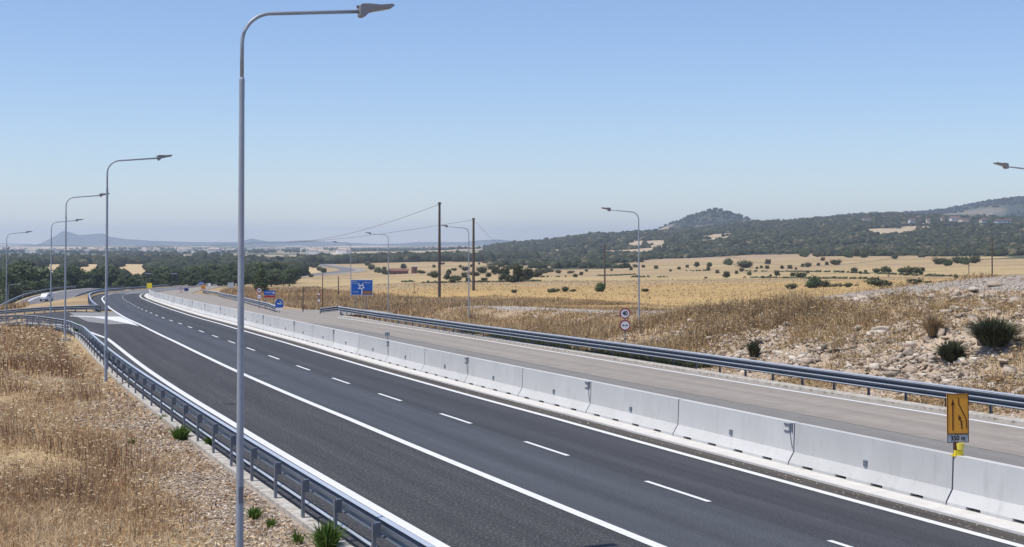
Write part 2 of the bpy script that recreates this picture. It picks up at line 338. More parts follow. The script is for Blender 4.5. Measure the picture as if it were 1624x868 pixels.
def ground_z(X, Y, detail=True):
    X = np.asarray(X, float); Y = np.asarray(Y, float)
    Zc = np.maximum(np.hypot(X, Y) * .955, 1); Yc = np.where(Y > .25 * np.abs(X), Y, Zc); Yc = np.maximum(Yc, 10)
    px = CX + F * X / np.maximum(Yc, 10)
    H_ = bil(px, Yc)
    H_ = H_ + .6 * (fbm(X * .012, Y * .012) - .5) * sstep(200, 500, Yc) * np.clip(Yc / 400, 0, 8)
    z = CAMZ - H_
    # conical hill and the range on the right, far mountains
    d = np.hypot((X - 575) , (Y - 4000) * .8)
    th = CAMZ + 101; cone = th - 12 * np.clip(d / 45, 0, 1) ** 2 - np.where(d > 45, (d - 45) * .37, 0) + (fbm(X * .02, Y * .02) - .5) * 9
    z = np.where(Y > 3400, np.maximum(z, cone), z)
    shp = np.interp(px, [1200, 1330, 1460, 1500, 1540, 1570, 1624, 1760, 2600], [345, 343, 338, 334, 327, 320, 315, 318, 330])
    top2 = CAMZ + (HZ - shp) * 4700 / F
    rg = np.exp(-((Y - 4700) / 480.) ** 2); z2 = -60 + (top2 + 60) * rg + (fbm(X * .006, Y * .006) - .5) * 26 * (1 - rg * .6)
    z = np.where((Y > 3700) & (px > 1150), np.maximum(z, z2 * sstep(1150, 1300, px) - 60 * (1 - sstep(1150, 1300, px))), z)
    shp = np.interp(px, SKY_PX[:, 0], SKY_PX[:, 1]); top3 = CAMZ + (HZ - shp) * 9800 / F
    rg = np.exp(-((Y - 9800) / 600.) ** 2); z3 = (top3 + 30) * rg - 30 + (fbm(X * .002, Y * .002) - .5) * 20 * (1 - rg)
    z = np.where(Y > 7600, np.maximum(z, z3), z)
    # road corridor
    s, Yf = s_of(X, Y); s = np.where(np.abs(s) > 900, 900 * np.sign(s), s)
    rz = roadz(Y)
    inY = (Y > -80) & (Yf < 1590)
    # left side
    dr = ramp_drop(s, Yf)
    base = rz - .07 - dr
    wl = 1 - sstep(-46, -9.6, s)                     # 0 at the road, 1 on open ground
    wl = np.where(Yf > 105, 1 - sstep(-90, -16 - 14 * sstep(130, 160, Yf), s), wl)
    lump = (fbm(X * .25, Y * .25) - .5) * .55 + (fbm(X * 1.1, Y * 1.1, 3) - .5) * .16
    near = 1 - sstep(150, 260, Yf)
    left = base * (1 - wl) + z * wl + lump * sstep(9.6, 13, -s) * near
    # right side: verge, ditch, mound with a gravel track
    m = np.interp(Yf, MND[:, 0], MND[:, 1]); dit = sstep(75, 98, Yf) * near
    prof = np.where(s < 33, m * sstep(18.2, 34, s) ** .75, m + .95 * sstep(33, 41, s) * sstep(0, 60, 125 - Yf))
    prof = prof - dit * 1.0 * sstep(17.6, 21, s) * (1 - sstep(27, 33, s))
    mw = sstep(44, 70, s)
    rock = (fbm(X * .35 + 9, Y * .35) - .58) * .9 + (np.abs(fbm(X * 1.2 + Y * .5, Y * 1.2, 3) - .5) * -1 + .1) * 1.0
    rk = sstep(18.4, 22, s) * (1 - sstep(32.5, 34.5, s)) * (1 - sstep(88, 125, Yf)) 
    prof = prof + rock * rk * np.clip(m / 3, .25, 1)
    lump2 = lump * sstep(18, 21, s) * (1 - sstep(33, 34, s)) * near
    wr = np.where(Yf < 225, mw, sstep(19, 60, s))
    right = (rz - .07 + prof * near) * (1 - wr) + z * wr + lump2
    zz = np.where(s < -9.6, left, np.where(s > 17.6, right, rz - .07 - np.where(s < -8, dr, 0)))
    far_w = sstep(1350, 1580, Yf)
    zz = zz * (1 - far_w) + z * far_w
    return np.where(inY & (np.abs(s) < 880), zz, z)
def gz(x, y): return float(ground_z(np.array([x]), np.array([y]))[0])
def at(px, py, Y):   # a measured direction and a real distance give the world point
    return Vector(((px - CX) / F * Y, Y, CAMZ - (py - HZ) / F * Y))

# terrain sheet: fine inside the view, coarse all around
ang = np.concatenate([np.linspace(-180, -32, 50)[:-1], np.linspace(-32, -21, 45)[:-1], np.linspace(-21, 21, 460), np.linspace(21, 32, 45)[1:], np.linspace(32, 180, 50)[1:]])
rad = np.concatenate([[4, 8, 12, 16], np.geomspace(18, 130, 250), np.geomspace(130.8, 900, 210), np.geomspace(910, 3400, 130), np.geomspace(3430, 13500, 90)])
A_, R_ = np.meshgrid(np.radians(ang), rad)
GX = R_ * np.sin(A_); GY = R_ * np.cos(A_)
GZ = ground_z(GX, GY)
nr, na = GX.shape
V = np.stack([GX.ravel(), GY.ravel(), GZ.ravel()], 1)
ii = np.arange(nr - 1)[:, None] * na + np.arange(na - 1)[None, :]
Fq = np.stack([ii, ii + 1, ii + 1 + na, ii + na], -1).reshape(-1, 4)
ctr = len(V); V = np.vstack([V, [[0, 0, float(roadz(0)) - .07]]])
CLRS = [(1012, 1900, 16, 130), (1040, 1850, 22, 160), (1075, 1950, 16, 120), (1112, 1800, 14, 170), (1135, 1980, 14, 120), (965, 1680, 38, 110), (925, 1900, 40, 90), (1300, 2250, 22, 110), (1500, 2200, 60, 60), (1590, 2150, 60, 60), (1235, 2000, 18, 90), (1395, 1760, 30, 70), (1010, 1560, 60, 80), (1460, 1950, 18, 60)]
def clearing(X, Y):
    px = CX + F * X / np.maximum(Y, 10); r = np.zeros(np.shape(X))
    nn = (fbm(X * .035, Y * .02) - .47) * 3.6
    for a_, Yc_, w_, d_ in CLRS: r = np.maximum(r, 1 - sstep(.6, 1.2, np.hypot((px - a_) / (w_ * 1.35), (Y - Yc_) / (d_ * 2.0)) + nn))
    return r
def lerp(a, b, w): return a * (1 - w[..., None]) + np.asarray(b) * w[..., None]
def ground_col(X, Y):
    s, Yf = s_of(X, Y); px = CX + F * X / np.maximum(Y, 10)
    CLR = clearing(X, Y)
    n1 = fbm(X * .02, Y * .02); n2 = fbm(X * .006 + 40, Y * .006); n3 = fbm(X * .12, Y * .12)
    c = np.zeros(X.shape + (3,)) + (.34, .24, .135)
    c = lerp(c, (.40, .30, .17), sstep(.45, .6, n3))
    # near left gravel shoulder
    c = lerp(c, (.37, .30, .235), (1 - sstep(10.0, 12.0, -s + (n3 - .5) * 3)) * (s < 0) * (1 - sstep(38, 62, Yf)))
    # right verge
    v = (s > 17) * (s < 45) * (Yf < 230)
    c = lerp(c, (.42, .31, .20), v * 1.0)
    rk = v * (1 - sstep(70, 105, Yf + (n3 - .5) * 60)) * sstep(18, 20, s)
    c = lerp(c, (.44, .345, .25), rk)
    tr = sstep(32.5, 34, s + (n3 - .5) * 2) * (1 - sstep(39, 41, s)) * (Yf < 190)
    c = lerp(c, (.37, .335, .30), tr * (1 - .5 * sstep(140, 190, Yf)))
    # fields on the right
    fr = (s > 43) | ((s > 17) & (Yf > 190))
    gold = fr * sstep(120, 170, Y) * (1 - sstep(330, 420, Y + (n2 - .5) * 160))
    c = lerp(c, (.44, .30, .13), gold * 1.0)
    tan = fr * sstep(330, 420, Y + (n2 - .5) * 160)
    c = lerp(c, (.39, .285, .16), tan * 1.0)
    # parcels with darker boundary lines
    pl = np.sin(Y * .021 + X * .004 + 2 * n2 * 3); c = lerp(c, (.45, .34, .175), tan * sstep(.2, .6, pl) * .8)
    ln = np.abs(((Y + .12 * X + 30 * n2) / 95.) % 1 - .5); c = lerp(c, (.19, .16, .09), tan * (ln < .035) * (Y < 1500) * .9)
    c = lerp(c, (.38, .275, .18), tan * sstep(900, 1200, Y) * (px > 900) * .8)
    # left valley
    lf = (s < -14) * sstep(200, 330, Y)
    c = lerp(c, (.32, .27, .14), lf * 1.0); c = lerp(c, (.52, .39, .22), lf * sstep(650, 850, Y))
    c = lerp(c, (.12, .13, .07), lf * sstep(.47, .57, n1) * (1 - sstep(600, 900, Y)) * .8)
    # wooded hills with clearings
    fo = sstep(1500, 1750, Y + (n2 - .5) * 300) * (px > 780) * (Y < 3400)
    fo = sstep(-40, 40, Y - (np.interp(px, [770, 860, 950, 1050, 1150, 1300, 1450, 1560, 1624, 1900], [1250, 980, 880, 1120, 1330, 1230, 1130, 950, 880, 850]) + (n2 - .5) * 1000 + (fbm(X * .011 + 3, Y * .007) - .5) * 500)) * (px > 780) * (Y < 3400)
    c = lerp(c, (.085, .092, .055), fo * 1.0); c = lerp(c, (.45, .35, .235), fo * CLR)
    hc = (px > 780) * (Y >= 3400)
    c = lerp(c, (.055, .068, .045), hc * 1.0); c = lerp(c, (.40, .33, .24), hc * sstep(.56, .64, fbm(X * .008, Y * .008)) * .75 * (1 - .35 * (px > 1300)))
    # plains
    pn = fbm(X * .005, Y * .0016); pw = sstep(1500, 1900, Y) * (px <= 780)
    c = lerp(c, (.125, .13, .09), pw * 1.0); c = lerp(c, (.40, .33, .22), pw * sstep(.50, .56, pn))
    c = lerp(c, (.55, .50, .42), pw * sstep(.64, .68, fbm(X * .009 + 3, Y * .003)))
    c = lerp(c, (.10, .11, .10), (Y > 7800) * 1.0)
    return c
ccol = ground_col(V[:, 0], V[:, 1])
ground = np_mesh('ground', V, Fq, M['terrain'], smooth=True, col=ccol)
tri = np.array([[ctr, j + 1, j] for j in range(na - 1)])
mb = MB(); mb.add([V[ctr]] + [V[j] for j in range(0, na - 1, 6)] + [V[na - 1]], [])
nn = len(mb.v) - 1; mb.f = [(0, i, i + 1) for i in range(1, nn)]
tag(ground, kind='structure')

# ------------------------------------------------------------------ road surfaces
def strip(name, sa, sb, y0, y1, dz, m, step=2.0, th=0):
    ys = np.arange(y0, y1 + step * .5, step); ys[-1] = y1
    fa = sa if callable(sa) else (lambda y: sa); fb = sb if callable(sb) else (lambda y: sb)
    V_ = []; F_ = []
    for y in ys:
        a_, b_ = fa(y), fb(y); K = max(2, int(abs(b_ - a_) / 2.5) + 2)
        if th: K = 2
        for q in range(K):
            s = a_ + (b_ - a_) * q / (K - 1)
            x, yy = so_pt(y, s); V_.append((x, yy, float(roadz(yy)) + dz - (float(ramp_drop(np.array(s), np.array(y))))))
        if th: 
            for s in (a_, b_):
                x, yy = so_pt(y, s); V_.append((x, yy, float(roadz(yy)) + dz - th - float(ramp_drop(np.array(s), np.array(y)))))
    if th:
        for i in range(len(ys) - 1):
            o = i * 4; n = o + 4
            F_ += [(o, o + 1, n + 1, n), (o, n, n + 2, o + 2), (o + 1, o + 3, n + 3, n + 1)]
        F_ += [(0, 2, 3, 1)]; o = (len(ys) - 1) * 4; F_ += [(o, o + 1, o + 3, o + 2)]
    else:
        Ks = [max(2, int(abs(fb(y) - fa(y)) / 2.5) + 2) for y in ys]; o = 0
        Kc = max(Ks)
        V_ = []
        for y in ys:
            a_, b_ = fa(y), fb(y)
            for q in range(Kc):
                s = a_ + (b_ - a_) * q / (Kc - 1); x, yy = so_pt(y, s)
                V_.append((x, yy, float(roadz(yy)) + dz - float(ramp_drop(np.array(s), np.array(y)))))
        for i in range(len(ys) - 1):
            for q in range(Kc - 1):
                o = i * Kc + q; F_.append((o, o + 1, o + 1 + Kc, o + Kc))
    mb = MB(); mb.add(V_, F_)
    o = mb.build(name, m); va = np.array(V_); sv, yv = s_of(va[:, 0], va[:, 1])
    at_ = o.data.attributes.new('road', 'FLOAT_VECTOR', 'POINT'); at_.data.foreach_set('vector', np.stack([sv, yv, np.zeros(len(sv))], 1).astype(np.float32).ravel())
    return o
def st(o): return tag(o, kind='structure')
YR0 = 2
bi = lambda pts: (lambda y: float(np.interp(y, [p[0] for p in pts], [p[1] for p in pts])))
ramp_l = bi([(0, -8.6), (95, -8.6), (104, -9.2), (124, -12.5), (137, -17), (160, -26), (200, -44)])
ramp_r = bi([(0, -3.3), (112, -3.3), (122, -3.6), (150, -3.7), (158, -9), (175, -20), (200, -34)])
st(strip('road_exit_lane', ramp_l, ramp_r, YR0, 200, .0, M['asphalt_ramp']))
st(strip('road_nearside_lane', -3.3, -.05, YR0, 300, .002, M['asphalt_mid']))
st(strip('road_offside_lane', -.05, 3.55, YR0, 300, .002, M['asphalt']))
st(strip('road_shoulder_left', -5.2, -3.3, 156, 300, .003, M['asphalt']))
st(strip('road_far', -5.2, 4.0, 300, 1500, .004, M['old_road'], 6))
st(strip('road_far_pale', 4.6, bi([(300, 13), (400, 13), (440, 12), (1500, 11)]), 296, 1500, .006, M['pale_road'], 6))
st(strip('road_dirt_strip', 3.15, 3.85, YR0, 300, .004, M['dirt_strip']))
st(strip('road_plinth', 3.80, 5.1, YR0, 300, .055, M['plinth'], th=.12))
st(strip('road_oncoming_seam', 4.95, 11.3, YR0, 146, .003, M['pale_seam']))
pale_r = bi([(0, 16.1), (122, 16.1), (134, 17.4), (140, 24), (150, 24), (153, 15), (200, 17), (260, 18), (300, 14)])
st(strip('road_oncoming', bi([(0, 11.3), (110, 11.3), (146, 5.0), (300, 5.0)]), pale_r, YR0, 300, .009, M['pale_road']))
# painted lines
st(strip('road_marking_edge_left', -7.2, -6.95, YR0, 96, .010, M['paint']))
st(strip('road_marking_exit_edge', bi([(96, -7.2), (115, -8.6), (130, -12.6)]), bi([(96, -6.95), (115, -8.3), (130, -12.2)]), 96, 130, .010, M['paint']))
st(strip('road_marking_lane_solid', -3.42, -3.17, YR0, 300, .012, M['paint']))
st(strip('road_marking_edge_right', 2.94, 3.16, YR0, 300, .012, M['paint']))
st(strip('road_marking_oncoming_edge', 15.45, 15.65, YR0, 128, .014, M['paint']))
# dashes: 3 m long every 7.5 m
arc = np.concatenate([[0], np.cumsum(np.hypot(np.diff(_X), np.diff(_Y)))])
def Y_at(L): return float(np.interp(L, arc, _Y))
L0 = float(np.interp(33.1, _Y, arc))
mb = MB()
for k_ in range(-4, 34):
    a_, b_ = L0 + k_ * 7.5 - 1.5, L0 + k_ * 7.5 + 1.5
    pr = []
    for L_ in (a_, (a_ + b_) / 2, b_):
        y = Y_at(L_)
        for s in (-.065, .065):
            x, yy = so_pt(y, s); pr.append((x, yy, float(roadz(yy)) + .013))
    mb.add(pr, [(0, 1, 3, 2), (2, 3, 5, 4)])
st(mb.build('road_marking_dashes', M['paint']))
st(strip('road_marking_dashes_far', -.06, .06, 284, 480, .015, M['paint']))
# white triangle of the exit gore
P = [(222, 517.5), (205, 508), (192, 502.3), (150, 502.2), (112, 500.9), (112, 501.8), (150, 503.6), (175, 507.5), (200, 512.5)]
def unroad(px, py, dz=0):
    kk = (py - HZ) / F; Zs = np.arange(10, 900, .05); i = int(np.argmax(kk * Zs >= (CAMZ - roadz(Zs) - dz))); Z = Zs[i]
    return (px - CX) / F * Z, Z
pw = [unroad(*p) for p in P]
mb = MB(); mb.add([(x, y, float(roadz(y)) + .016) for x, y in pw], [(0, 1, 8), (1, 2, 7, 8), (2, 3, 6, 7), (3, 4, 5, 6)])
st(mb.build('road_marking_gore', M['paint']))
st(strip('road_gore_apron', bi([(112, -4.2), (124, -7), (150, -8)]), -3.45, 118, 150, .008, M['gore']))
# two short dark marks across the exit lane
for px0, py0, px1, py1 in ((222, 555.5, 243, 554.5), (352, 640.5, 384, 640)):
    a_ = unroad(px0, py0); b_ = unroad(px1, py1); mb = MB(); pts_ = []
    for i in range(9):
        q = i / 8; x = a_[0] + (b_[0] - a_[0]) * q; y = a_[1] + (b_[1] - a_[1]) * q + .12 * math.sin(i * 1.9); w = .16 * math.sin(math.pi * (q * .9 + .05)) + .02
        pts_ += [(x, y - w, float(roadz(y - w)) + .006), (x, y + w, float(roadz(y + w)) + .006)]
    mb.add(pts_, [(2 * i, 2 * i + 2, 2 * i + 3, 2 * i + 1) for i in range(8)]); st(mb.build('road_dark_mark', M['dark_mark']))
# kerbs
st(strip('kerb_left', -8.95, -8.66, YR0, 112, .03, M['kerb'], 1.5, th=.12))
st(strip('kerb_right', 16.1, 16.75, YR0, 130, .10, M['kerb'], 1.5, th=.16))
# the side road in the valley with its car
def ribbon(name, pts, w, m, dz=.03, step=None):
    mb = MB(); P3 = []
    for i, (x, y, z) in enumerate(pts):
        a_ = Vector(pts[max(i - 1, 0)][:2]); b_ = Vector(pts[min(i + 1, len(pts) - 1)][:2]); t_ = (b_ - a_).normalized(); n_ = Vector((t_.y, -t_.x))
        for q in (-1, 1): P3.append((x + n_.x * w / 2 * q, y + n_.y * w / 2 * q, z + dz))
    mb.add(P3, [(2 * i, 2 * i + 1, 2 * i + 3, 2 * i + 2) for i in range(len(pts) - 1)])
    return mb.build(name, m)
VR = [at(*p) for p in ((36, 514, 300), (50, 500, 335), (66, 488, 372), (84, 478, 398), (108, 470.5, 420), (135, 465.5, 442), (168, 462, 470))]
def smooth_path(P, n):
    P = [Vector(p) for p in P]; out = []
    for i in range(len(P) - 1):
        p0, p1, p2, p3 = P[max(i - 1, 0)], P[i], P[i + 1], P[min(i + 2, len(P) - 1)]
        for q in range(n):
            t_ = q / n; out.append(.5 * ((2 * p1) + (p2 - p0) * t_ + (2 * p0 - 5 * p1 + 4 * p2 - p3) * t_ ** 2 + (3 * p1 - p0 - 3 * p2 + p3) * t_ ** 3))
    out.append(P[-1]); return out
VRs = smooth_path(VR, 8)
st(ribbon('road_side', [(p.x, p.y, p.z) for p in VRs], 13, M['old_road'], 1.0))
st(ribbon('road_side_marking', [(p.x - 4.6, p.y, p.z) for p in VRs], .5, M['paint'], 1.03))
# earth bank that carries the side road
mbk = MB(); P3 = []
for i, p in enumerate(VRs):
    a_ = VRs[max(i - 1, 0)]; b_ = VRs[min(i + 1, len(VRs) - 1)]; t_ = (b_ - a_).normalized(); n_ = Vector((t_.y, -t_.x, 0)).normalized()
    for q, dz in ((-16, -4), (-7.5, .92), (7.5, .92), (16, -4)): P3.append(tuple(p + n_ * q + Vector((0, 0, dz))))
mbk.add(P3, [(4 * i + q, 4 * i + q + 1, 4 * i + q + 5, 4 * i + q + 4) for i in range(len(VRs) - 1) for q in range(3)])
st(mbk.build('ground_side_road_bank', mat('bank_earth', (.40, .29, .17), .95, noise=(.3, .3))))

# ------------------------------------------------------------------ concrete barrier, block by block
ORD = ['', 'first', 'second', 'third', 'fourth', 'fifth', 'sixth', 'seventh', 'eighth', 'ninth', 'tenth', 'eleventh', 'twelfth', 'thirteenth', 'fourteenth', 'fifteenth', 'sixteenth', 'seventeenth', 'eighteenth', 'nineteenth']
TENS = {20: 'twent', 30: 'thirt', 40: 'fort'}
def ordinal(n):
    if n < 20: return ORD[n]
    t_, u = n // 10 * 10, n % 10
    return TENS[t_] + ('ieth' if u == 0 else 'y-' + ORD[u])
BL = 6.1
def barrier_mesh():
    L_ = BL - .05
    slots = [(.75, 1.2), (2.2, 2.65), (3.6, 4.05), (5.0, 5.45)]
    cuts = [0] + [c for sl in slots for c in sl] + [L_]
    prof = [(.30, 0), (.30, .07), (.135, .33), (.10, 1.07)]
    mb = MB(); V_ = []
    # outer skin rings at all cuts, bottom lifted inside the slots
    for c in cuts:
        V_ += [(-x, c, z) for x, z in prof] + [(x, c, z) for x, z in prof[::-1]]
    fs = []
    for i in range(len(cuts) - 1):
        slot = i % 2 == 1
        for q in range(7):
            if slot and q in (0, 6): continue
            a_ = i * 8 + q; fs.append((a_, a_ + 1, a_ + 9, a_ + 8))
    fs += [tuple(range(8)), tuple(range(len(cuts) * 8 - 1, len(cuts) * 8 - 9, -1))]
    mb.add(V_, fs)
    for a_, b_ in slots:     # ceiling and side walls of each drain slot
        mb.add([(-.3, a_, .07), (.3, a_, .07), (.3, b_, .07), (-.3, b_, .07), (-.3, a_, 0), (.3, a_, 0), (.3, b_, 0), (-.3, b_, 0)], [(0, 1, 2, 3), (0, 4, 5, 1), (3, 2, 6, 7)])
    me = bpy.data.meshes.new('body'); me.from_pydata(mb.v, [], mb.f); me.materials.append(M['concrete']); me.update()
    return me
bm_me = barrier_mesh()
bev = None
def mesh_only(mb, name, m):
    o = mb.build(name, m); me = o.data; bpy.data.objects.remove(o); return me
mb = MB(); mb.box((-.135, BL / 2, .46), (.05, .14, .14)); recess_me = mesh_only(mb, 'socket', M['steel_dark'])
mb = MB(); mb.box((-.112, .30, 1.00), (.035, .26, .05)); mb.box((-.116, .16, .92), (.04, .07, .24)); mb.box((-.112, .32, .82), (.035, .20, .05)); mb.box((-.118, .06, .94), (.03, .05, .24))
mb.tube([(-.125, .16, .80), (-.15, .02, .42)], .012, 6)
coup_me = mesh_only(mb, 'coupling', M['steel_dark'])
mb = MB(); 
V_ = [(-.27, BL - .025, .0), (-.27, BL - .025, .07), (-.12, BL - .025, .33), (-.085, BL - .025, 1.05), (.085, BL - .025, 1.05), (.12, BL - .025, .33), (.27, BL - .025, .07), (.27, BL - .025, 0)]
mb.add(V_, [tuple(range(8))]); joint_me = mesh_only(mb, 'joint_seal', M['steel_dark'])
def part(me, name, parent):
    o = bpy.data.objects.new(name, me); COL.objects.link(o); o.parent = parent; return o
LB = float(np.interp(31.0, _Y, arc)) + .28                 # joint under the orange sign, on the dashed line's arc scale
S_BAR = 4.72
sarc = [0.0]; _bx, _by = so_pt(_Y, S_BAR); barc = np.concatenate([[0], np.cumsum(np.hypot(np.diff(_bx), np.diff(_by)))])
jx, jy = 9.75, 31.2
s_, yf_ = s_of(np.array(jx), np.array(jy)); B0 = float(np.interp(float(yf_), _Y, barc))
def bar_pt(L_):
    y = float(np.interp(L_, barc, _Y)); x, yy = so_pt(y, S_BAR); return Vector((float(x), float(yy), float(roadz(yy)) + .056))
n_barr = 0
for k_ in range(-2, 43):
    a_ = bar_pt(B0 + k_ * BL); b_ = bar_pt(B0 + (k_ + 1) * BL)
    d_ = b_ - a_; rz_ = math.atan2(-d_.x, d_.y); rx_ = math.atan2(d_.z, math.hypot(d_.x, d_.y))
    t_ = empty('concrete_barrier', a_); t_.rotation_euler = Matrix.LocRotScale(None, (Matrix.Rotation(rz_, 3, 'Z') @ Matrix.Rotation(rx_, 3, 'X')), None).to_euler()
    if k_ < 0:
        lab = 'white block %s the camera from the orange lane closure sign' % ('just on the near side towards' if k_ == -1 else 'second nearest towards')
        lab = 'pale concrete median block nearest the camera, right of the orange work sign' if k_ == -1 else 'pale concrete median block cut by the right edge, beyond the block beside the orange sign'
    else:
        lab = 'pale concrete median barrier block, %s one leftwards from the orange work sign' % ordinal(k_ + 1)
    tag(t_, lab, 'concrete barrier', 'concrete blocks of the median barrier')
    part(bm_me, 'body', t_); part(recess_me, 'socket', t_); part(joint_me, 'joint_seal', t_)
    if k_ % 2 == 1: part(coup_me, 'coupling', t_)
    n_barr += 1

# ------------------------------------------------------------------ guardrails
WPROF = lambda z0, h: [(0, z0 + h), (.055, z0 + h * .93), (.075, z0 + h * .80), (.0, z0 + h * .62), (.0, z0 + h * .38), (.075, z0 + h * .20), (.055, z0 + h * .07), (0, z0)]
def rail_frame(pts):
    """pts: list of (x,y,z,side) -> points, right normals"""
    out = []
    for i, p in enumerate(pts):
        a_ = Vector(pts[max(i - 1, 0)]); b_ = Vector(pts[min(i + 1, len(pts) - 1)]); t_ = (b_ - a_); t_.z = 0; t_.normalize()
        out.append((Vector(p), Vector((t_.y, -t_.x, 0))))
    return out
def sweep(frame, prof, thick=.0, side=1, off=0):
    mb = MB(); n = len(prof)
    P = []
    for p, nn_ in frame:
        for dx, z in prof: P.append(p + nn_ * (side * dx + off) + Vector((0, 0, z)))
    mb.add(P, [(i * n + q, i * n + q + 1, (i + 1) * n + q + 1, (i + 1) * n + q) for i in range(len(frame) - 1) for q in range(n - 1)])
    return mb
def resample(pts, step):
    pts = [Vector(p) for p in pts]; L_ = [0]
    for a_, b_ in zip(pts, pts[1:]): L_.append(L_[-1] + (b_ - a_).length)
    n = max(2, int(L_[-1] / step) + 1); out = []
    for i in range(n):
        l = i * step if i < n - 1 or L_[-1] - (n - 1) * step > .3 else L_[-1]
        j = 0
        while j < len(L_) - 2 and L_[j + 1] < l: j += 1
        t_ = (l - L_[j]) / (L_[j + 1] - L_[j]); out.append(pts[j].lerp(pts[j + 1], min(t_, 1)))
    return out
def guardrail(label, pts, side, h=.75, step=2.5, back=False, maxposts=100, lower=False, group='steel guardrails along the roads', phase=0, endposts=True):
    """pts = ground line of the posts; side = +1 when the rail faces right of travel along pts"""
    line = resample(pts, step); org = line[0].copy(); fr = rail_frame([p - org for p in line])
    g = empty('guardrail', org); tag(g, label, 'guardrail', group)
    if not back:
        b1 = sweep(fr, [(.0, h), (.125, h - .035), (.125, h - .040), (.0, h - .180), (.0, h - .182), (.125, h - .225), (.125, h - .230), (.0, h - .370), (.0, h - .372), (.125, h - .41), (.125, h - .415), (.02, h - .47)], side=side, off=side * .14)
        b1.build('rail', M['steel_rail_shaded'], g)
        rd = MB()
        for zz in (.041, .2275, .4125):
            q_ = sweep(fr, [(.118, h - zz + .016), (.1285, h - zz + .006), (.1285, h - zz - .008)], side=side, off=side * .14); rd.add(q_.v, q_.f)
        rd.build('ridge_highlight', M['steel_pale'], g)  # pale strips paint the sunlit highlight along the wave crests
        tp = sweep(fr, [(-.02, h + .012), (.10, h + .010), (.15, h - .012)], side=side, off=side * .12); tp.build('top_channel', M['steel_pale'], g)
    else:
        sweep(fr, WPROF(h - .32, .32), side=side, off=side * .20).build('rail', M['steel_rail_shaded'], g)
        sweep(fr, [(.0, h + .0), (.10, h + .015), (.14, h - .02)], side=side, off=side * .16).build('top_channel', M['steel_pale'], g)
    if lower:
        mbl = MB()
        for (p, n_), (q, m_) in zip(fr, fr[1:]):
            for zz in (.30,):
                mbl.tube([p + n_ * side * .16 + Vector((0, 0, zz)), q + m_ * side * .16 + Vector((0, 0, zz))], .028, 6)
        mbl.build('lower_rail', M['steel_pale'], g)
    mp = MB(); mp.box((0, 0, h / 2 - .02), (.015, .11, h)); mp.box((.02, .05, h / 2 - .02), (.055, .012, h)); mp.box((.02, -.05, h / 2 - .02), (.055, .012, h))
    pm = mesh_only(mp, 'post', M['steel_dark'])
    ms = MB(); ms.box((.09, 0, h - .17), (.10, .10, .26)); ms.box((.14, 0, h - .17), (.02, .14, .06)); sm = mesh_only(ms, 'spacer', M['steel_dark'])
    for i, (p, n_) in enumerate(fr[:maxposts]):
        o = part(pm, 'post', g); o.location = p; n2 = n_ * side; o.rotation_euler = (0, 0, math.atan2(n2.y, n2.x)); o.location.z -= .04
        if back and p.length < 80:
            o2 = part(sm, 'spacer', g); o2.location = p; o2.rotation_euler = o.rotation_euler
    if len(fr) > maxposts:
        mq = MB()
        for p, n_ in fr[maxposts:]: mq.box(p + Vector((0, 0, h / 2)), (.06, .10, h))
        tag(mq.build('posts', M['steel_dark'], g), kind='stuff')
    return g
M['steel_rail_shaded'] = mat('steel_rail_shaded', (.105, .128, .165), .40, .0, noise=(.8, .15), spec=.5)  # base colour darkened to carry the shade of the down-turned folds
def rail_pts(pairs, y0, y1, stp=2.0, dz=0.0):
    f_ = bi(pairs); out = []
    for y in np.arange(y0, y1 + .01, stp):
        x, yy = so_pt(y, f_(y)); out.append((float(x), float(yy), float(roadz(yy)) + dz - float(ramp_drop(np.array(f_(y)), np.array(float(y))))))
    return out
lp = rail_pts([(0, -8.85), (95, -8.85), (104, -9.4), (124, -12.8), (128, -14.4), (137, -18), (160, -27)], 8, 160)
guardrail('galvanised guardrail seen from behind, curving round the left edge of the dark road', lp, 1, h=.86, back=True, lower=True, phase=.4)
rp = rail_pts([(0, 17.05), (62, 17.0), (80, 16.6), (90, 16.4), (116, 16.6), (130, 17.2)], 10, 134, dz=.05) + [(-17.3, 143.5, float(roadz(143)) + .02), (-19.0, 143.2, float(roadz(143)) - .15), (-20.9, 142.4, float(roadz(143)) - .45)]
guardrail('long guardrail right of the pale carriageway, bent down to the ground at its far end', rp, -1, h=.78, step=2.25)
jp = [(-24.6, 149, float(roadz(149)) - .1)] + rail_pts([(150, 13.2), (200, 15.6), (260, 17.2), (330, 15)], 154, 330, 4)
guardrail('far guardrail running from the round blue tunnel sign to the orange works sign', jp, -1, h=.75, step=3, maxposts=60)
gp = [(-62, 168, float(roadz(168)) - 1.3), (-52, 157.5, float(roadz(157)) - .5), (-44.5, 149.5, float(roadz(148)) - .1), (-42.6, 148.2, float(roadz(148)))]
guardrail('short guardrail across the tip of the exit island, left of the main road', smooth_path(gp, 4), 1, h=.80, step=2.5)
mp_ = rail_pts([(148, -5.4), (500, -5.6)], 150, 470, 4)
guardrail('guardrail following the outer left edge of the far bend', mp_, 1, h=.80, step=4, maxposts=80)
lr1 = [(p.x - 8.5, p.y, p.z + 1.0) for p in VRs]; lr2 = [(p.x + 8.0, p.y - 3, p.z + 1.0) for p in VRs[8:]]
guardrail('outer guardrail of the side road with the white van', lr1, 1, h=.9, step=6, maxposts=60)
guardrail('inner guardrail of the side road beside the dry grass island', lr2, -1, h=.9, step=6, maxposts=60)

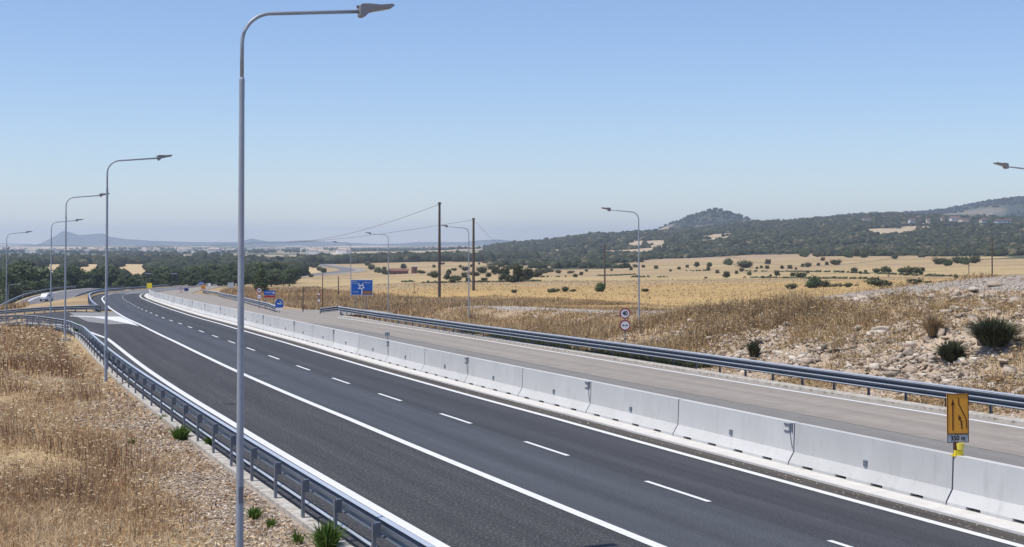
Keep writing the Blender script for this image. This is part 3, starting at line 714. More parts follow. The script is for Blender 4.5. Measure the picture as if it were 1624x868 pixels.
# ------------------------------------------------------------------ street lamps
def lamp_meshes(H_=9.4):
    mb = MB(); mb.tube([(0, 0, -.6), (0, 0, H_ - 1.95), (0, 0, H_ - 1.55)], [.070, .048, .046], 14, cap=False)
    pole = mesh_only(mb, 'pole', M['pole'])
    mb = MB(); mb.tube([(0, 0, H_ - 1.62), (0, 0, H_ - 1.30)], .049, 14); mb.tube([(0, 0, H_ - 1.30), (0, 0, H_ - 1.26)], [.049, .034], 14)
    collar = mesh_only(mb, 'collar', M['pole'])
    r = .55; P = [(0, 0, H_ - 1.27)]; P += [(r - r * math.cos(a_), 0, H_ - .55 - .12 + r * math.sin(a_)) for a_ in [i * (math.pi / 2 - .04) / 10 for i in range(11)]]
    x1, z1 = P[-1][0], P[-1][2]; P.append((2.14, 0, z1 + .14)); z1 = P[-1][2]
    mb = MB(); mb.tube(P, .034, 12); arm = mesh_only(mb, 'arm', M['pole'])
    for me_ in (arm, pole): me_.polygons.foreach_set('use_smooth', [True] * len(me_.polygons))
    # lamp head: wedge body and slim upturned lens blade
    Mx = Matrix.Identity(4)
    mb = MB()
    prof = [(2.10, z1 - .08), (2.14, z1 - .105), (2.19, z1 - .10), (2.30, z1 + .01), (2.70, z1 + .10), (2.74, z1 + .13), (2.70, z1 + .16), (2.48, z1 + .13), (2.28, z1 + .145), (2.14, z1 + .13), (2.10, z1 + .09)]
    n = len(prof)
    P1 = [(x, -.10 if x < 2.4 else -.12, z) for x, z in prof]; P2 = [(x, .10 if x < 2.4 else .12, z) for x, z in prof]
    mb.add(P1 + P2, [tuple(range(n)), tuple(range(2 * n - 1, n - 1, -1))] + [(i, n + i, n + (i + 1) % n, (i + 1) % n) for i in range(n)])
    mb.box((2.08, 0, z1 + .08), (.05, .03, .05))
    head = mesh_only(mb, 'lamp_head', M['lamp_head'])
    mb = MB(); a_ = math.atan2(.115, .5); mb.box((2.50, 0, z1 + .048), (.38, .17, .02), Matrix.Rotation(-a_, 4, 'Y')); lens = mesh_only(mb, 'lens', M['lens'])
    mb = MB(); mb.box((0, 0, -.1), (.7, .7, .5)); base = mesh_only(mb, 'footing', M['kerb'])
    mb = MB(); mb.box((.0, -.083, .95), (.075, .02, .28)); door = mesh_only(mb, 'hatch', M['steel_dark'])
    return dict(pole=pole, collar=collar, arm=arm, head=head, lens=lens, base=base, door=door)
LM = lamp_meshes()
def lamp(px, Y, H_, label, right=True, big=True, group='tall street lamps along the road', foot=True, rz=None):
    x = (px - CX) / F * Y; tx, ty = cdir(Y)
    a_ = math.atan2(-tx, ty) if right else math.atan2(tx, -ty)
    if rz is not None: a_ = rz
    g = empty('street_lamp', (x, Y, CAMZ - H_), a_); tag(g, label, 'street lamp', group)
    part(LM['pole'], 'pole', g); part(LM['arm'], 'arm', g); h = part(LM['head'], 'lamp_head', g); l = part(LM['lens'], 'lens', h)
    part(LM['collar'], 'collar', g)
    if big:
        if foot == 'pad': part(LM['base'], 'footing', g)
        part(LM['door'], 'hatch', g)
    return g
lamp(382.5, 24.5, 5.22, 'nearest tall grey street lamp, its pole crossing the whole picture left of centre')
lamp(169.5, 61, 5.6, 'street lamp behind the left guardrail, next beyond the nearest one')
lamp(104.5, 92, 6.13, 'left side street lamp with concrete footing in dry grass, second beyond the nearest', foot='pad')
lamp(81.5, 127, 7.15, 'left side street lamp rising in front of the white van road')
lamp(11, 160, 7.9, 'leftmost tall street lamp, standing at the left edge of the picture')
lamp(1013, 96, 7.0, 'right side street lamp beside the speed limit forty sign', right=False, foot=False)
lamp(743.5, 134.5, 7.6, 'street lamp between the two tall wooden poles', right=False, foot=False)
lamp(616, 165.5, 8.0, 'street lamp just right of the large blue direction sign', right=False, foot=False)
lamp(556.5, 205, 8.9, 'street lamp whose pole rises behind the large blue direction sign', right=False, foot=False)
lamp(1662, 60, 6.1, 'street lamp beyond the right edge, only its head and arm tip showing', right=False, foot=False)
SL = [(-20, 440, 300, 17.6, 'distant low lamp with arm reaching in at the left edge'), (14, 451, 309, 17.8, 'distant valley lamp behind the leftmost tall lamp'),
      (37, 461, 335, 18.8, 'distant valley lamp, lower of two in front of the dark trees'), (40, 438, 560, 20, 'small far lamp standing before the dark green trees'),
      (55, 451, 610, 21, 'smallest far lamp left of the white van')]
for px, yt, Y, H_, lab in SL:
    g = lamp(px, Y, (yt - HZ) / F * Y + 9.4, lab, big=False, group='distant street lamps in the valley', rz=0)

# ------------------------------------------------------------------ signs
def text(s, size, parent, mat_, loc, rot, name='lettering', ext=.003, sx=1.0, bold=.0):
    c = bpy.data.curves.new(name, 'FONT'); c.body = s; c.size = size; c.align_x = 'CENTER'; c.align_y = 'CENTER'; c.extrude = ext; c.offset = bold
    c.materials.append(mat_); o = bpy.data.objects.new(name, c); COL.objects.link(o); o.parent = parent; o.location = loc; o.rotation_euler = rot; o.scale = (sx, 1, 1)
    bpy.context.view_layer.update()
    me = bpy.data.meshes.new_from_object(o.evaluated_get(bpy.context.evaluated_depsgraph_get())); bpy.data.objects.remove(o)
    o = bpy.data.objects.new(name, me); COL.objects.link(o); o.parent = parent; o.location = loc; o.rotation_euler = rot; o.scale = (sx, 1, 1)
    if not me.materials: me.materials.append(mat_)
    return o
UP = (R(90), 0, 0)
def disc(name, r, y, m, parent, z, x=0, r0=0, th=.004, n=28):
    mb = MB()
    if r0:
        V_ = []
        for q in range(n):
            a_ = 2 * math.pi * q / n
            for rr, yy in ((r, y), (r0, y), (r0, y + th), (r, y + th)): V_.append((x + rr * math.cos(a_), yy, z + rr * math.sin(a_)))
        mb.add(V_, [(4 * q + k2, 4 * ((q + 1) % n) + k2, 4 * ((q + 1) % n) + (k2 + 1) % 4, 4 * q + (k2 + 1) % 4) for q in range(n) for k2 in range(4)])
    else:
        mb.prism([(x + r * math.cos(2 * math.pi * q / n), z + r * math.sin(2 * math.pi * q / n)) for q in range(n)], y, y + th)
    return mb.build(name, m, parent)
def panel(name, w, h, y, m, parent, z, x=0, th=.02):
    mb = MB(); mb.box((x, y + th / 2, z), (w, th, h)); return mb.build(name, m, parent)
def post(parent, h, x=0, r=.03, m='steel_dark', z0=-.6, y=.05):
    mb = MB(); mb.tube([(x, y, z0), (x, y, h)], r, 8); return mb.build('post', M[m], parent)
def bar2d(mb, a_, b_, w, y, th=.004):
    a_ = Vector(a_); b_ = Vector(b_); d_ = (b_ - a_).normalized(); n_ = Vector((-d_.y, d_.x)) * w / 2
    P = [a_ + n_, a_ - n_, b_ - n_, b_ + n_]; mb.prism([(p.x, p.y) for p in P], y, y + th)
# orange lane-closure sign on the barrier
p0 = bar_pt(B0 - .05) ; p0.z += 1.06
g = empty('lane_closure_sign', p0, math.atan2(-cdir(31)[0], cdir(31)[1]) * .35)
tag(g, 'orange lane closure sign with 350 m plate and yellow lamp on the barrier', 'road sign')
k_ = 31 / F * 1.0
SW, SH = .50, .88
panel('panel', SW, SH, -.02, M['orange'], g, .47 + SH / 2, 0, .02)
fm = MB(); zc = .47 + SH / 2
for dx in (-1, 1): fm.box((dx * (SW / 2 - .008), -.025, zc), (.016, .008, SH))
for dz in (-1, 1): fm.box((0, -.026, zc + dz * (SH / 2 - .008)), (SW - .035, .008, .016))
fm.build('frame', M['sign_dark'], g)
ar = MB(); y_ = -.026
bar2d(ar, (-.115, .55), (-.115, 1.12), .025, y_); ar.prism([(-.155, 1.10), (-.115, 1.24), (-.075, 1.10)], y_ - .004, y_)
bar2d(ar, (.02, 1.26), (.02, 1.12), .02, y_); bar2d(ar, (.02, 1.13), (.19, .80), .02, y_ - .0035); bar2d(ar, (.19, .81), (.20, .60), .02, y_)
bar2d(ar, (.09, .58), (.085, .74), .025, y_ ); bar2d(ar, (.086, .73), (.05, .80), .025, y_ - .003); ar.prism([(.085, .82), (.01, .89), (.015, .76)], y_ - .008, y_ - .004)
ar.build('arrows', M['sign_dark'], g)
panel('distance_plate', SW, .175, -.02, M['sign_grey'], g, .375, 0, .02)
fm = MB()
for dx in (-1, 1): fm.box((dx * (SW / 2 - .006), -.024, .375), (.012, .006, .175))
for dz in (-1, 1): fm.box((0, -.0245, .375 + dz * .081), (SW - .025, .006, .012))
fm.build('plate_frame', M['sign_dark'], g)
text('350 m', .135, g, M['black'], (0, -.022, .375), UP, bold=.004)
mb = MB(); mb.tube([(0, .03, -.02), (0, .03, 1.3)], .022, 8); mb.build('post', M['steel_dark'], g)
lp_ = empty('warning_lamp', (0, -.03, 0)); lp_.parent = g
mb = MB(); mb.box((0, 0, .06), (.19, .12, .13), taper=.92); mb.box((0, .06, .0), (.24, .2, .03)); mb.build('battery_box', M['yellow'], lp_)
mb = MB(); mb.tube([(.03, -.02, .14), (.03, -.02, .28)], [.085, .095], 14); mb.build('lens', M['amber'], lp_)
mb = MB(); mb.box((-.06, .01, .21), (.06, .1, .17)); mb.build('bracket', M['sign_dark'], lp_)

def round_pair(px, pyt, Y, label, baseH, r=.30, gap=.66, top='40', grp=None, rz=0):
    c = at(px, pyt, Y); zb = CAMZ - baseH; g = empty('speed_sign', (c.x, Y, zb), rz); tag(g, label, 'road sign', grp)
    zt = c.z - zb; post(g, zt + r * .8, r=.03)
    for zz, kind in ((zt, 0), (zt - gap, 1)):
        d_ = disc('disc', r, 0, M['white'], g, zz, th=.012); disc('ring', r, -.006, M['red'], d_, zz, r0=r * .79, th=.005)
        if kind == 0: text(top, r * 1.12, d_, M['black'], (0, -.004, zz), UP, bold=.012 * r / .3, sx=.85)
        else:
            mb = MB()
            for dx in (-.085, .085):
                dx *= r / .3; mb.prism([(dx - .065, zz - .035), (dx + .065, zz - .035), (dx + .065, zz), (dx + .035, zz + .035), (dx - .035, zz + .035), (dx - .065, zz)], -.006, -.001)
            mb.build('symbol', M['black'], d_)
    return g
round_pair(991, 497, 79, 'round speed limit 40 sign above a no overtaking sign behind the right guardrail', 6.4, rz=-.05)
round_pair(411.5, 460.5, 160, 'far pair of round signs, 40 above no overtaking, right of the nearest lamp pole', 7.6, r=.30, gap=.72)
round_pair(288, 458.5, 300, 'farthest pair of round signs beyond the median barrier, beside the blue arrow', 10.2, r=.42, gap=1.0)
# large blue direction sign
Y = 172; c = at(574, 456, Y); zb = CAMZ - 7.9; g = empty('direction_sign', (c.x, Y, zb), -.12); tag(g, 'large blue roundabout direction sign with a small brown panel, on two posts', 'road sign')
zt = c.z - zb; w, h = 2.72, 1.88
panel('border', w, h, 0, M['white'], g, zt, 0, .03); panel('face', w - .10, h - .10, -.012, M['blue'], g, zt, 0, .01)
mb = MB(); cxx, czz = -.02, zt + .03
bar2d(mb, (.02, zt - .86), (.02, zt - .1), .10, -.018); n = 16
V_ = []
for q in range(n):
    a_ = 2 * math.pi * q / n
    for rr, yy in ((.26, -.022), (.17, -.022), (.17, -.013), (.26, -.013)): V_.append((-.02 + rr * math.cos(a_), yy, zt + .06 + rr * math.sin(a_)))
mb.add(V_, [(4 * q + k2, 4 * ((q + 1) % n) + k2, 4 * ((q + 1) % n) + (k2 + 1) % 4, 4 * q + (k2 + 1) % 4) for q in range(n) for k2 in range(4)])
for ax, az in ((-.42, .30), (.20, .42), (.36, -.10), (-.42, -.22)): bar2d(mb, (-.02 + ax * .5, zt + .06 + az * .5), (-.02 + ax, zt + .06 + az), .10, -.0245)
mb.build('roundabout_symbol', M['white'], g)
mb = MB()
for x0, x1, zz in ((-1.22, -.62, .72), (-1.22, -.25, .50), (.25, 1.1, .58), (-1.1, -.45, -.55)):
    x = x0
    while x < x1: mb.box((x + .03, -.016, zt + zz), (.055 + .02 * random.random(), .006, .10)); x += .10
mb.build('lettering', M['sign_grey'], g)
panel('brown_panel', 1.15, .40, -.02, mat('brown', (.20, .09, .05), .5), g, zt - .60, .70, .006)
mb = MB(); x = .28
while x < 1.15: mb.box((x, -.024, zt - .62), (.05, .006, .10)); x += .09
mb.build('lettering', M['orange'], g)
post(g, zt, -.75, .05); post(g, zt, .55, .05); post(g, zt - .9, .12, .04)
# other small signs
def simple_sign(name, label, px, py, Y, w, h, m, baseH, shape='box', extra=None, cat='road sign', posts=(0,), rz=0, grp=None):
    c = at(px, py, Y); zb = CAMZ - baseH; g = empty(name, (c.x, Y, zb), rz); tag(g, label, cat, grp); zt = c.z - zb
    if shape == 'box': f_ = panel('panel', w, h, 0, M[m], g, zt, 0, .03)
    elif shape == 'round': f_ = disc('panel', w / 2, 0, M[m], g, zt, th=.03)
    elif shape == 'arch':
        mb = MB(); mb.prism([(-w / 2, zt - h / 2), (w / 2, zt - h / 2)] + [(w / 2 * math.cos(a_), zt + h / 2 - w / 2 + w / 2 * math.sin(a_)) for a_ in [i * math.pi / 12 for i in range(13)]], 0, .03); f_ = mb.build('panel', M[m], g)
    elif shape == 'tri':
        mb = MB(); mb.prism([(-w / 2, zt - h / 2), (w / 2, zt - h / 2), (0, zt + h / 2)], 0, .02); f_ = mb.build('panel', M[m], g)
    elif shape == 'arrow':
        mb = MB(); mb.prism([(-w / 2, zt - h / 2), (w * .35, zt - h / 2), (w / 2, zt), (w * .35, zt + h / 2), (-w / 2, zt + h / 2), (-w * .38, zt)], 0, .03); f_ = mb.build('panel', M[m], g)
    for x in posts: post(g, zt, x, .035)
    if extra: extra(g, f_, zt)
    return g
def tun(g, f_, zt):
    mb = MB(); mb.prism([(-.36, zt - .10), (-.22, zt - .10), (-.08, zt + .22), (-.16, zt + .05), (.08, zt + .22), (.36, zt - .10), (.16, zt - .10), (.02, zt + .05), (-.08, zt - .05), (-.12, zt - .10)][:6], -.006, 0); mb.build('symbol', M['white'], f_)
    panel('plate', .74, .20, -.005, M['white'], g, zt - .62, 0, .02)
simple_sign('round_topped_sign', 'blue round topped sign with white symbol at the end of the far guardrail', 443.5, 481, 146, .82, .88, 'blue', 6.95, 'arch', tun)
def bp(g, f_, zt):
    mb = MB(); x = -.45
    while x < .35: mb.box((x, -.006, zt + .04), (.07, .006, .12)); x += .12
    mb.build('lettering', M['sign_grey'], f_); panel('lower_panel', 1.25, .24, -.004, M['red'], g, zt - .42, 0, .02)
    mb = MB(); mb.prism([(.40, zt - .16), (.62, zt), (.40, zt + .16)], -.01, -.002); mb.build('arrow_tip', M['white'], f_)
simple_sign('direction_sign', 'small blue and red arrow direction sign right of the far round signs', 428, 464.5, 165, 1.3, .50, 'blue', 7.5, 'box', bp, posts=(-.45, .45))
def tri_x(g, f_, zt):
    mb = MB(); mb.prism([(-.20, zt - .17), (.20, zt - .17), (0, zt + .20)], -.006, -.001); mb.build('inner', M['sign_back'] if False else M['white'], f_)
simple_sign('warning_sign', 'red edged triangular warning sign above a round sign in dry grass', 506, 466, 178, .66, .58, 'red', 8.2, 'tri', lambda g, f_, zt: (tri_x(g, f_, zt), disc('lower_disc', .26, 0, M['red'], g, zt - .85, th=.02), disc('lower_disc_face', .19, -.006, M['white'], g, zt - .85, th=.005)))
simple_sign('arrow_sign', 'blue arrow sign at the far end of the pale carriageway', 296, 459.5, 310, 1.1, .62, 'navy', 11, 'arrow')
simple_sign('works_sign', 'orange works sign beyond the start of the far guardrail', 323, 456.5, 330, 1.0, 1.35, 'orange', 10.9, 'box', lambda g, f_, zt: (lambda mb: (bar2d(mb, (-.2, zt - .5), (-.2, zt + .5), .1, -.006), bar2d(mb, (.2, zt - .5), (.1, zt + .4), .1, -.006), mb.build('arrows', M['sign_dark'], f_)))(MB()))
simple_sign('works_sign', 'square yellow works sign where the barrier vanishes round the bend', 237.5, 453, 285, 1.05, 1.0, 'yellow', 9.9, 'box')
simple_sign('direction_sign', 'small blue and white sign by the far roadside next to the orange works sign', 319.5, 449.3, 380, 1.3, .75, 'blue', 12.2, 'box', lambda g, f_, zt: panel('white_stripe', 1.1, .12, -.006, M['white'], f_, zt, 0, .005))
simple_sign('round_sign', 'small white round sign near the far dark trees', 332.5, 451.5, 395, .85, .85, 'white', 12.3, 'round')
simple_sign('information_board', 'pale square board standing by the far road just left of the nearest lamp pole', 366.5, 452.5, 370, 1.6, 1.35, 'sign_grey', 12.0, 'box', posts=(-.5, .5))
for px, lab in ((235.5, 'dark back of a wide road sign before the trees, left one of two'), (276.5, 'dark back of a wide road sign before the trees, right one of two')):
    simple_sign('wide_sign', lab, px, 434, 430, 2.1, 1.25, 'sign_back', 14.2, 'box', lambda g, f_, zt: panel('stripe', 1.9, .16, -.006, M['sign_grey'], f_, zt, 0, .005), posts=(-.6, .6), grp='wide sign backs before the trees')
# reflector post standing on the barrier
y_ = 68.3; pb = bar_pt(float(np.interp(69.9, _Y, barc))); g = empty('reflector_marker', pb + Vector((0, 0, 1.06)), 0); tag(g, 'small grey marker plate on a short stem on top of the median barrier', 'marker')
panel('plate', .22, .22, 0, M['sign_grey'], g, .30, 0, .015); fm = MB()
for dx in (-1, 1): fm.box((dx * .10, -.004, .30), (.02, .006, .22))
bar2d(fm, (-.05, .36), (0, .30), .03, -.006); bar2d(fm, (.05, .36), (0, .30), .03, -.008); bar2d(fm, (0, .31), (0, .22), .03, -.0045); fm.build('symbol', M['black'], g)
post(g, .3, 0, .015, z0=0, y=.03)

# ------------------------------------------------------------------ van on the side road
vp = at(75, 486, 384); tn = 0.0
g = empty('van', (vp.x, vp.y, vp.z + 0), -.12); tag(g, 'white van driving on the side road at the far left', 'van')
g.location.z = min((p for p in VRs), key=lambda p: (p.xy - vp.xy).length).z + 1.03
mb = MB(); L_, w_ = 4.6, 1.95
sec = [(-2.3, .45, 1.25, .95), (-1.9, .40, 1.45, .97), (-1.1, .38, 2.15, .98), (1.9, .38, 2.2, .98), (2.3, .45, 2.05, .95)]
V_ = []
for y, z0, z1, k2 in sec:
    hw = w_ / 2 * k2; V_ += [(-hw, y, z0), (-hw, y, z1 - .35), (-hw * .86, y, z1), (hw * .86, y, z1), (hw, y, z1 - .35), (hw, y, z0)]
mb.add(V_, [(i * 6 + q, i * 6 + (q + 1) % 6, (i + 1) * 6 + (q + 1) % 6, (i + 1) * 6 + q) for i in range(4) for q in range(6)] + [tuple(range(6))[::-1], tuple(range(24, 30))])
mb.build('body', M['car_white'], g)
mb = MB(); mb.add([(-.78, -1.83, 1.40), (.78, -1.83, 1.40), (.72, -1.22, 2.02), (-.72, -1.22, 2.02)], [(0, 1, 2, 3)])
mb2 = MB(); mb2.box((0, -1.52, 1.735), (1.55, .03, .86), Matrix.Rotation(R(-44), 4, 'X')); mb2.build('windscreen', M['glass'], g)
for sx in (-1, 1):
    mb = MB(); mb.box((sx * .965, -.4, 1.55), (.03, 1.1, .42)); mb.build('side_window', M['glass'], g)
    mb = MB(); mb.box((sx * .7, -2.31, .82), (.32, .04, .2)); mb.build('headlight', M['sign_grey'], g)
    for y in (-1.5, 1.4):
        mb = MB(); mb.tube([(sx * .78, y, .33), (sx * .99, y, .33)], .33, 14); wh = mb.build('wheel', M['rubber'], g)
        mb = MB(); mb.tube([(sx * .985, y, .33), (sx * 1.0, y, .33)], .19, 10); mb.build('rim', M['sign_grey'], wh)
mb = MB(); mb.box((0, -2.30, .52), (1.8, .10, .24)); mb.build('bumper', M['rubber'], g)

# ------------------------------------------------------------------ utility poles and cables
def upole(px, pyt, pyb, Y, label, r=.16, top=None, cross=False, grp='wooden utility poles in the fields', dpx=0):
    a_ = at(px, pyb, Y); b_ = at(px + dpx, pyt, Y); g = empty('utility_pole', a_); tag(g, label, 'utility pole', grp); h = b_.z - a_.z
    mb = MB(); mb.tube([(0, 0, -1.5), ((b_.x - a_.x), 0, h)], [r * 1.15, r * .8], 10); mb.build('pole', M['wood'], g)
    if r < .1: return b_
    mb = MB(); mb.box((0, 0, h - .25), (.5, .1, .1) if not cross else (1.6, .12, .12))
    for dx in ((-.2, .2) if not cross else (-.7, 0, .7)): mb.tube([(dx, 0, h - .2), (dx, 0, h)], .05, 6)
    mb.build('insulators', M['steel_dark'], g)
    return b_
t1 = upole(697, 321, 467, 210, 'tallest wooden pole, standing at the edge of the golden field', r=.20)
t2 = upole(751, 346, 461, 262, 'thick dark wooden pole right of the centre street lamp', r=.24)
t3 = upole(959, 387, 461, 290, 'wooden pole beside a dark bush, left of the speed limit sign lamp', r=.16)
t4 = upole(1573, 373, 441, 330, 'wooden pole on the far right above the rocky track', r=.16)
t5 = upole(1536, 420, 444, 420, 'short wooden pole left of the far right one', r=.13)
t6 = upole(1409, 436, 455, 400, 'short thin pole in the tan field above the green bush', r=.11)
t7 = upole(512, 434, 484, 172, 'thin grey post in dry grass left of the large blue sign', r=.06)
t8 = upole(481, 454, 494, 150, 'thin post between the two guardrail ends', r=.06)
t9 = upole(537, 438, 453, 240, 'short thin post at the golden field edge left of the blue sign', r=.09)
t10 = upole(1030, 470, 486, 190, 'small post in the golden field right of the speed limit sign lamp', r=.05)
t11 = upole(657, 448, 470, 260, 'thin stake in the golden field left of the tallest pole', r=.05)
t12 = upole(1227, 432, 441, 520, 'tiny pole far off in the tan fields', r=.10)
def cable(a_, b_, sag, label, r=.03, n=24):
    P = [a_.lerp(b_, i / n) - Vector((0, 0, sag * 4 * (i / n) * (1 - i / n))) for i in range(n + 1)]
    mb = MB(); mb.tube(P, [r * max(1, p.y / 300) for p in P], 4); o = mb.build('overhead_cable', M['cable'], None); tag(o, label, 'cable', 'overhead cables')
cable(t1 + Vector((0, 0, -.3)), at(455, 384, 420), 1.5, 'overhead cable sloping left from the tallest wooden pole')
cable(t2 + Vector((0, 0, -.3)), at(395, 385, 560), 1.5, 'overhead cable sloping left from the thick dark pole')
cable(t2 + Vector((0, 0, -.3)), at(812, 392, 700), 2.0, 'overhead cable running away to the right from the thick dark pole')
cable(t4 + Vector((0, 0, -.2)), at(1150, 404, 640), 6, 'overhead cable running left from the far right wooden pole')
cable(t4 + Vector((0, 0, -.2)), at(1700, 374, 300), .5, 'overhead cable leaving the picture at the right edge')
cable(t3 + Vector((0, 0, -.2)), at(840, 408, 520), 1.5, 'overhead cable left of the pole beside the dark bush')
cable(at(-60, 383, 700), at(400, 387, 760), 2, 'long thin cable crossing the left horizon')

# ------------------------------------------------------------------ dry grass, weeds, chips and rubble (uncountable: one object each)
def blades(name, X, Y, hgt, wid, m, bend=.35, tint=None, heads=None, zoff=-.03):
    """one bent, tapering blade per point"""
    n = len(X); Z = ground_z(X, Y) + zoff
    az = rng.uniform(0, 2 * np.pi, n); lean = rng.normal(0, bend, n); face = rng.uniform(-1.2, 1.2, n)
    dx, dy = np.cos(az) * lean, np.sin(az) * lean
    ux, uy = np.cos(face) * wid / 2, np.sin(face) * wid / 2
    mid = .5
    b_ = np.stack([X, Y, Z], 1); mpt = b_ + np.stack([dx * hgt * .3, dy * hgt * .3, hgt * mid], 1); tip = b_ + np.stack([dx * hgt, dy * hgt, hgt * (1 - .25 * np.abs(lean))], 1)
    u = np.stack([ux, uy, np.zeros(n)], 1)
    V = np.stack([b_ - u, b_ + u, mpt - u * .8, mpt + u * .8, tip - u * .15, tip + u * .15], 1).reshape(-1, 3)
    o_ = np.arange(n)[:, None] * 6
    Fa = np.concatenate([o_ + np.array([0, 1, 3, 2]), o_ + np.array([2, 3, 5, 4])], 1).reshape(-1, 4)
    tn = np.repeat(tint, 6)
    if heads is not None:
        hi = np.where(heads > 0)[0]; hs = heads[hi]; c = tip[hi]; nh = len(hi)
        th = rng.uniform(0, 2 * np.pi, (nh, 1)); e1 = np.concatenate([np.cos(th), np.sin(th), rng.uniform(-.2, .2, (nh, 1))], 1) * hs[:, None]; e2 = np.concatenate([-np.sin(th), np.cos(th), rng.uniform(-.3, .3, (nh, 1))], 1) * hs[:, None] * .6; e3 = np.array([0, 0, 1.]) * hs[:, None] * .55
        HV = np.stack([c - e1, c + e2, c + e1, c - e2, c + e3, c - e3], 1).reshape(-1, 3); q = np.arange(nh)[:, None] * 6 + len(V)
        HF = np.concatenate([q + np.array([0, 4, 2, 5]), q + np.array([1, 4, 3, 5]), q + np.array([0, 1, 2, 3])], 1).reshape(-1, 4)
        V = np.vstack([V, HV]); Fa = np.vstack([Fa, HF]); tn = np.concatenate([tn, np.repeat(rng.uniform(.75, 1, nh), 6)])
    o = np_mesh(name, V, Fa, m, attr=tn)
    return o
def scatter(n, y0, y1, s0, s1, power=1.6, view=True):
    """random points in road coordinates, denser near the camera, kept inside the (widened) view"""
    u = rng.random(n * 3); Yf = (y0 ** (1 - power) + u * (y1 ** (1 - power) - y0 ** (1 - power))) ** (1 / (1 - power))
    s = rng.uniform(s0, s1, n * 3); x, y = so_pt(Yf, s)
    px = CX + F * x / np.maximum(y, 5); k = (px > -140) & (px < 1790) & (y > 8) if view else np.ones(len(x), bool)
    return x[k][:n], y[k][:n], s[k][:n], Yf[k][:n]
# left bank
x, y, s, yf = scatter(480000, 19, 150, -62, -9.3, 1.9)
n1 = fbm(x * .35, y * .35); n2 = fbm(x * .09 + 7, y * .09); n3 = fbm(x * 1.4, y * 1.4, 2)
edge = np.clip((-s - 9.3) / 3.5, 0, 1); gravel = (1 - sstep(10.0, 11.7, -s + (n1 - .5) * 3.5)) * (1 - sstep(36, 52, yf))
keep = (rng.random(len(x)) < np.clip(.40 + 1.5 * (n1 - .3), .3, 1) * (.18 + .82 * edge) * (1 - .93 * gravel)) & ((yf < 112) | (s < -17))
x, y, s, yf, n1, n2, n3 = [v[keep] for v in (x, y, s, yf, n1, n2, n3)]; e_ = edge[keep]
h_ = (.10 + .38 * np.clip(n1 - .2, 0, 1) * rng.uniform(.4, 1.6, len(x))) * (.45 + .55 * e_)
w_ = np.maximum(.010, .00042 * y) * rng.uniform(.6, 1.5, len(x))
tn = np.clip(.66 + (n2 - .5) * 1.1 + (n3 - .5) * .5 + rng.normal(0, .18, len(x)), 0, 1)
tag(blades('dry_grass', x, y, h_, w_, M['straw'], .75, tn), kind='stuff')
# thistle stalks in drifts with pale seed heads
x, y, s, yf = scatter(110000, 19, 135, -62, -10.2, 1.9)
n1 = fbm(x * .22 + 31, y * .22); n2 = fbm(x * .9 + 3, y * .9, 2)
gravel = (1 - sstep(10.3, 12.0, -s)) * (1 - sstep(44, 62, yf))
keep = (n1 + .45 * (n2 - .5) > .475) & (rng.random(len(x)) > gravel * .985) & ((yf < 112) | (s < -18))
x, y, s, n1, n2 = [v[keep] for v in (x, y, s, n1, n2)]
h_ = rng.uniform(.35, 1.05, len(x)) * np.clip(.65 + (n1 - .5) * 4, .5, 1.25); w_ = np.maximum(.012, .00045 * y)
hd = np.where(rng.random(len(x)) < .40, rng.uniform(.022, .055, len(x)) * np.clip(y / 40, .9, 2), 0)
tn = np.clip(rng.normal(.24, .15, len(x)) + (n2 - .5) * .5, 0, 1)
tag(blades('dry_thistles', x, y, h_, w_, M['straw'], .42, tn, hd), kind='stuff')
# crumpled dead leaves and stalk pieces caught in the grass
x, y, s, yf = scatter(260000, 19, 120, -60, -9.2, 1.9)
n1 = fbm(x * .35, y * .35); n2 = fbm(x * .09 + 7, y * .09); n3 = fbm(x * .22 + 31, y * .22)
keep = (rng.random(len(x)) < np.clip(.25 + 1.4 * (n1 - .3), .15, 1)) & ((yf < 112) | (s < -18)); x, y, s, yf, n1, n2, n3 = [v[keep] for v in (x, y, s, yf, n1, n2, n3)]
n = len(x); z = ground_z(x, y) + rng.random(n) ** 1.5 * (.06 + .5 * np.clip(n3 + n1 - .85, 0, .6) * (s < -12.5)) + .01
d1 = rng.normal(0, 1, (n, 3)) * (1, 1, .55); d1 /= np.linalg.norm(d1, axis=1)[:, None]; d2 = np.cross(d1, rng.normal(0, 1, (n, 3))); d2 /= np.linalg.norm(d2, axis=1)[:, None]
ln = (rng.uniform(.02, .075, n) * np.clip(y / 35, .9, 2.2))[:, None]; wd = ln * rng.uniform(.12, .45, (n, 1)); c_ = np.stack([x, y, z], 1)
Vq = np.stack([c_ - d1 * ln, c_ + d2 * wd, c_ + d1 * ln, c_ - d2 * wd + np.array([0, 0, .3]) * wd], 1).reshape(-1, 3)
tag(np_mesh('dry_litter', Vq, np.arange(4 * n).reshape(-1, 4), M['straw'], attr=np.clip(.55 + (n2 - .5) * .8 + rng.normal(0, .24, n), 0, 1).repeat(4)), kind='stuff')
